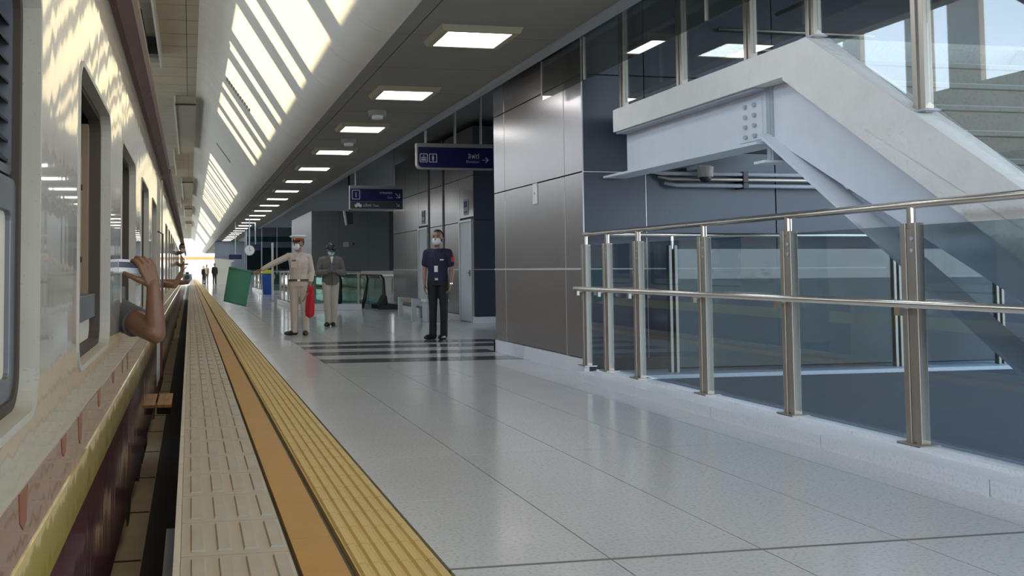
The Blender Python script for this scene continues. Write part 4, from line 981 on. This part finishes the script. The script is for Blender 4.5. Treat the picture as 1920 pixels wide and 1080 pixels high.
# ---- man in grey jacket looking at a phone
J = base_joints()
J.update(shR=(-.19, .01, 1.37), shL=(.19, .01, 1.37), elR=(-.27, -.02, 1.11), elL=(.27, -.02, 1.11), wrR=(-.13, -.25, 1.13), wrL=(.10, -.24, 1.13), handR=((.85, -.35, .25), (.1, .3, 1), 1, .6), handL=((-.9, -.3, .1), (-.1, .3, 1), -1, .6),
         hyaw=.05, hpitch=.42, head=(.0, -.045, 1.60), kneeR=(-.075, -.02, .49), kneeL=(.075, -.01, .49), ankR=(-.06, -.01, .08), ankL=(.06, .03, .08), toeR=-.5, toeL=-.25)
pm, M = person('person', (2.87, 18.0, 0), 0.02, J, 'person in grey jacket and dark cap looking down at a phone', 0.985)
jk, tr = dress(pm, J, 'jacket_grey', 'trouser_khaki', 1.0, .80, loose=.022, g=.026, waist=.97)
lb(MB().prism([(-.035, 1.455), (.035, 1.455), (.0, 1.30)], 'y', -.152, -.138), 'shirt_front', 'mask_white', pm, False)
lb(MB().tube([(0, -.152, 1.30), (0, -.158, 1.1), (0, -.152, .83)], .005, 6), 'zip', 'black', jk)
face_bits(pm, M, 1.0, 'mask_teal')
cM = M @ Matrix.Translation((0, .012, .030))
cc_ = lb(MB().ell((0, 0, 0), (.090, .108, .100), 22, 14, keep=lambda q: q.z > -.001).xf(cM), 'cap', 'black', pm, solid=.004)
v_ = MB(); vs = [(x * .088, y * .106, .008) for x, y in pts] + [(x * .085, y * .185, -.012) for x, y in pts]
v_.add(vs, [(i, i + 1, n_ + i + 1, n_ + i) for i in range(n_ - 1)]); lb(v_.xf(cM), 'visor', 'black', cc_, solid=.004)
ph = tag(MB().box(2.80, 2.88, 17.66, 17.67, 1.11, 1.26).build('phone', 'phone_dark', bevel=.004), 'dark phone in the hands of the person in the grey jacket', 'phone')
ph.location = (0, 0, 0); MB().box(2.805, 2.875, 17.67, 17.672, 1.12, 1.25).build('screen', 'phone_case', ph)

# ---- guard in navy polo
J = base_joints()
J.update(hyaw=-.15, hpitch=.0, elR=(-.222, .01, 1.11), wrR=(-.205, -.08, .88), elL=(.222, .03, 1.11), wrL=(.215, -.06, .87), kneeR=(-.08, -.02, .49), ankR=(-.085, -.03, .08), ankL=(.085, .03, .08), toeR=-.55, toeL=-.25,
         handL=((-.15, -.2, -1), (-1, 0, 0), 1, .5))
gd, M = person('person', (4.06, 14.15, 0), -.45, J, 'person in navy polo shirt and black trousers standing by the lift wall', 1.03)
sh_, tr_ = dress(gd, J, 'navy', 'trouser_black', .62, .93, loose=.012, waist=.985)
lb(MB().loft([(0, .005, .945, .174, .126), (0, .005, .985, .172, .124)], 28), 'belt', 'black', gd, False)
lb(MB().box(-.025, .025, -.135, -.122, .948, .982), 'buckle', 'stainless_bright', gd, False)
lb(MB().box(.225, .268, -.06, .05, 1.245, 1.32), 'arm_badge', 'patch_red', gd, False, bevel=.004)
lb(MB().box(.055, .115, -.126, -.116, 1.265, 1.285), 'chest_print', 'mask_white', gd, False)
ly = lb(MB().tube([(-.05, -.09, 1.45), (-.03, -.125, 1.30), (-.005, -.127, 1.18)], .005, 6).tube([(.05, -.09, 1.45), (.03, -.125, 1.30), (-.005, -.127, 1.18)], .005, 6), 'lanyard', 'sign_dark', gd)
lb(MB().box(-.035, .022, -.136, -.130, 1.08, 1.18), 'id_card', 'mask_white', ly, False)
lb(MB().loft([(.214, -.052, .885, .034, .034), (.214, -.050, .905, .034, .034)], 16), 'watch', 'stainless_bright', gd, False)
face_bits(gd, M, 1.0, 'mask_white', hairline=.012)

# ---- small figures at the bright end of the platform
def far_person(loc, rot, top_m, lab, k=1.0):
    J = base_joints(); J.update(vox=.012)
    p, M = person('person', loc, rot, J, lab, k, 'people at the far end of the platform')
    dress(p, J, top_m, 'trouser_black', 1.0, .9); face_bits(p, M)
far_person((2.0, 73.0, 0), .3, 'trouser_black', 'distant person in black standing nearest the far grey wall')
far_person((1.45, 78.5, 0), -.4, 'jacket_grey', 'distant person in dark grey at the bright platform end', .97)
far_person((1.15, 77.0, 0), .8, 'navy', 'distant person in dark blue closest to the train at the platform end', .9)

# ---- passenger with one arm out of the third window, holding a phone
EL = Vector((-.167, 4.47, .845)); WR = Vector((-.178, 4.46, 1.075)); SH_ = Vector((-.64, 5.12, 1.05))
pa = empty('person', (-.85, 5.2, .06), 'person inside the train with one bare arm out of the window holding a phone', 'person')
b = MB(); O_ = Vector((-.85, 5.2, .06))
b.loft([(-.85, 5.2, .45, .12, .17), (-.85, 5.2, .62, .11, .155), (-.85, 5.2, .85, .115, .17), (-.85, 5.2, 1.02, .11, .19), (-.85, 5.2, 1.09, .08, .15), (-.85, 5.2, 1.13, .05, .06)], 18)
b.cone2((-.85, 5.2, 1.08), (-.85, 5.19, 1.22), .06, .055); add_head(b, head_M((-.86, 5.19, 1.31), 0.3, 0))
b.cone2((-.80, 5.12, 1.03), SH_, .075, .070)
mid = SH_.lerp(EL, .62)
b.cone2(SH_, mid, .074, .070, 16); b.cone2(mid, EL + Vector((-.012, 0, .008)), .070, .054, 16); b.ell(EL + Vector((.0, 0, -.004)), .050, 16, 10)
m1_ = EL.lerp(WR, .3); b.cone2(EL, m1_, .050, .049, 16); b.cone2(m1_, WR, .049, .033, 16); b.ell(WR, (.030, .026, .02), 12, 8)
hand(b, WR, (-.30, .06, .95), (-.50, .85, -.10), 1, .5, 1.28, grip=.62)
b.cone2((-.85, 5.45, 1.02), (-.95, 5.5, .75), .055, .042); b.cone2((-.95, 5.5, .75), (-.85, 5.3, .60), .04, .03); hand(b, (-.85, 5.3, .60), (.3, -.9, 0), (0, 0, -1), 1, .3)
b.cone2((-.85, 5.1, .48), (-.55, 5.12, .48), .085, .06); b.cone2((-.85, 5.3, .48), (-.55, 5.3, .48), .085, .06); b.cone2((-.55, 5.12, .48), (-.55, 5.12, .12), .058, .04); b.cone2((-.55, 5.3, .48), (-.55, 5.3, .12), .058, .04)
for i in range(len(b.v)): b.v[i] = tuple(Vector(b.v[i]) - O_)
remesh(b, 'body', 'skin_tan', pa, .0048, 3)
s = MB(); q = SH_.lerp(EL, .80)
s.cone2((-.80, 5.12, 1.03), SH_, .085, .082, 16); s.cone2(SH_, q, .084, .078, 18)
s.loft([(-.85, 5.2, .45, .14, .19), (-.85, 5.2, .62, .13, .175), (-.85, 5.2, .85, .135, .19), (-.85, 5.2, 1.02, .13, .21), (-.85, 5.2, 1.10, .09, .16)], 18)
dv = (EL - SH_).normalized(); qc = SH_.lerp(EL, .78)
for i in range(len(s.v)): s.v[i] = tuple(Vector(s.v[i]) - O_)
remesh(s, 'shirt', 'shirt_grey', pa, .0075, 3, cut=[(qc - O_, dv)])
lb(MB().ell((-.01, -.01, 1.275), (.10, .105, .10), 18, 12, keep=lambda v: v.z > 0), 'hair', 'hair', pa, solid=.01)
pn = empty('phone', (-.30, 4.49, 1.17), 'pale phone held sideways by the hand out of the train window', 'phone')
Mp = Matrix.Translation((-.285, 4.50, 1.172)) @ Matrix.Rotation(math.radians(3), 4, 'Y') @ Matrix.Rotation(math.radians(-8), 4, 'X')
MB().box(-.070, .060, -.006, .006, -.036, .036).xf(Mp).build('case', 'phone_case', pn, bevel=.005)
MB().box(-.064, .054, -.0065, -.0075, -.006, .022).xf(Mp).build('screen', 'phone_dark', pn)
MB().box(-.062, -.02, -.0065, -.010, -.03, -.012).xf(Mp).build('camera_bump', 'white_plastic', pn)

# ---- second passenger's hands with a camera, third passenger's head, further along the train
def leaner(loc, lab, arms, head_at, skin='skin', camera_lab=None):
    p = empty('person', loc, lab, 'person'); O = Vector(loc); b = MB()
    x, y, z = loc
    b.loft([(x, y, z + .35, .12, .17), (x, y, z + .6, .115, .16), (x, y, z + .85, .12, .18), (x, y, z + .98, .09, .15), (x, y, z + 1.03, .05, .06)], 16)
    for s_, e_, w_, hd in arms:
        b.cone2((x, y, z + .92), s_, .06, .055); b.cone2(s_, e_, .055, .043); b.cone2(e_, w_, .043, .028); hand(b, w_, hd[0], hd[1], hd[2], .7)
    b.cone2((x, y, z + 1.0), Vector(head_at) - Vector((0, 0, .10)), .056, .052)
    M = head_M(head_at, .35, .05); add_head(b, M)
    for i in range(len(b.v)): b.v[i] = tuple(Vector(b.v[i]) - O)
    remesh(b, 'body', skin, p, .008, 3)
    return p, Matrix.Translation(-O) @ M
pb_, M = leaner((-.75, 13.45, .10), 'person leaning out of the second coach with bare forearms, holding a camera',
                [(Vector((-.60, 13.3, .98)), Vector((-.20, 12.1, .955)), Vector((-.105, 12.0, 1.14)), ((.25, -.1, 1), (1, 0, .2), -1)),
                 (Vector((-.60, 13.5, .98)), Vector((-.17, 12.7, .99)), Vector((-.03, 12.3, .99)), ((.4, -.7, .5), (-.4, 0, 1), 1))], (-.62, 13.35, 1.33), 'skin')
face_bits(pb_, M)
cm = empty('camera', (-.04, 12.02, 1.03), 'grey compact camera held out by the passenger of the second coach', 'camera')
MB().box(-.095, .025, 12.0, 12.06, 1.02, 1.11).build('camera_body', 'steel_dull', cm, bevel=.008)
MB().cyl((-.035, 12.0, 1.065), (-.035, 11.95, 1.065), .034, n=18).build('lens', 'black', cm)
MB().box(-.06, -.01, 12.0, 12.05, 1.11, 1.135).build('viewfinder', 'black', cm, bevel=.004)
pc_, M = leaner((-.62, 24.35, .55), 'person leaning the head out of the second coach, wearing a white mask, far along', [(Vector((-.45, 24.2, 1.42)), Vector((-.22, 24.0, 1.28)), Vector((-.16, 23.9, 1.36)), ((.2, -.3, .8), (-1, 0, 0), 1))], (-.20, 24.0, 1.76), 'skin')
face_bits(pc_, M, 1.0, 'mask_white')
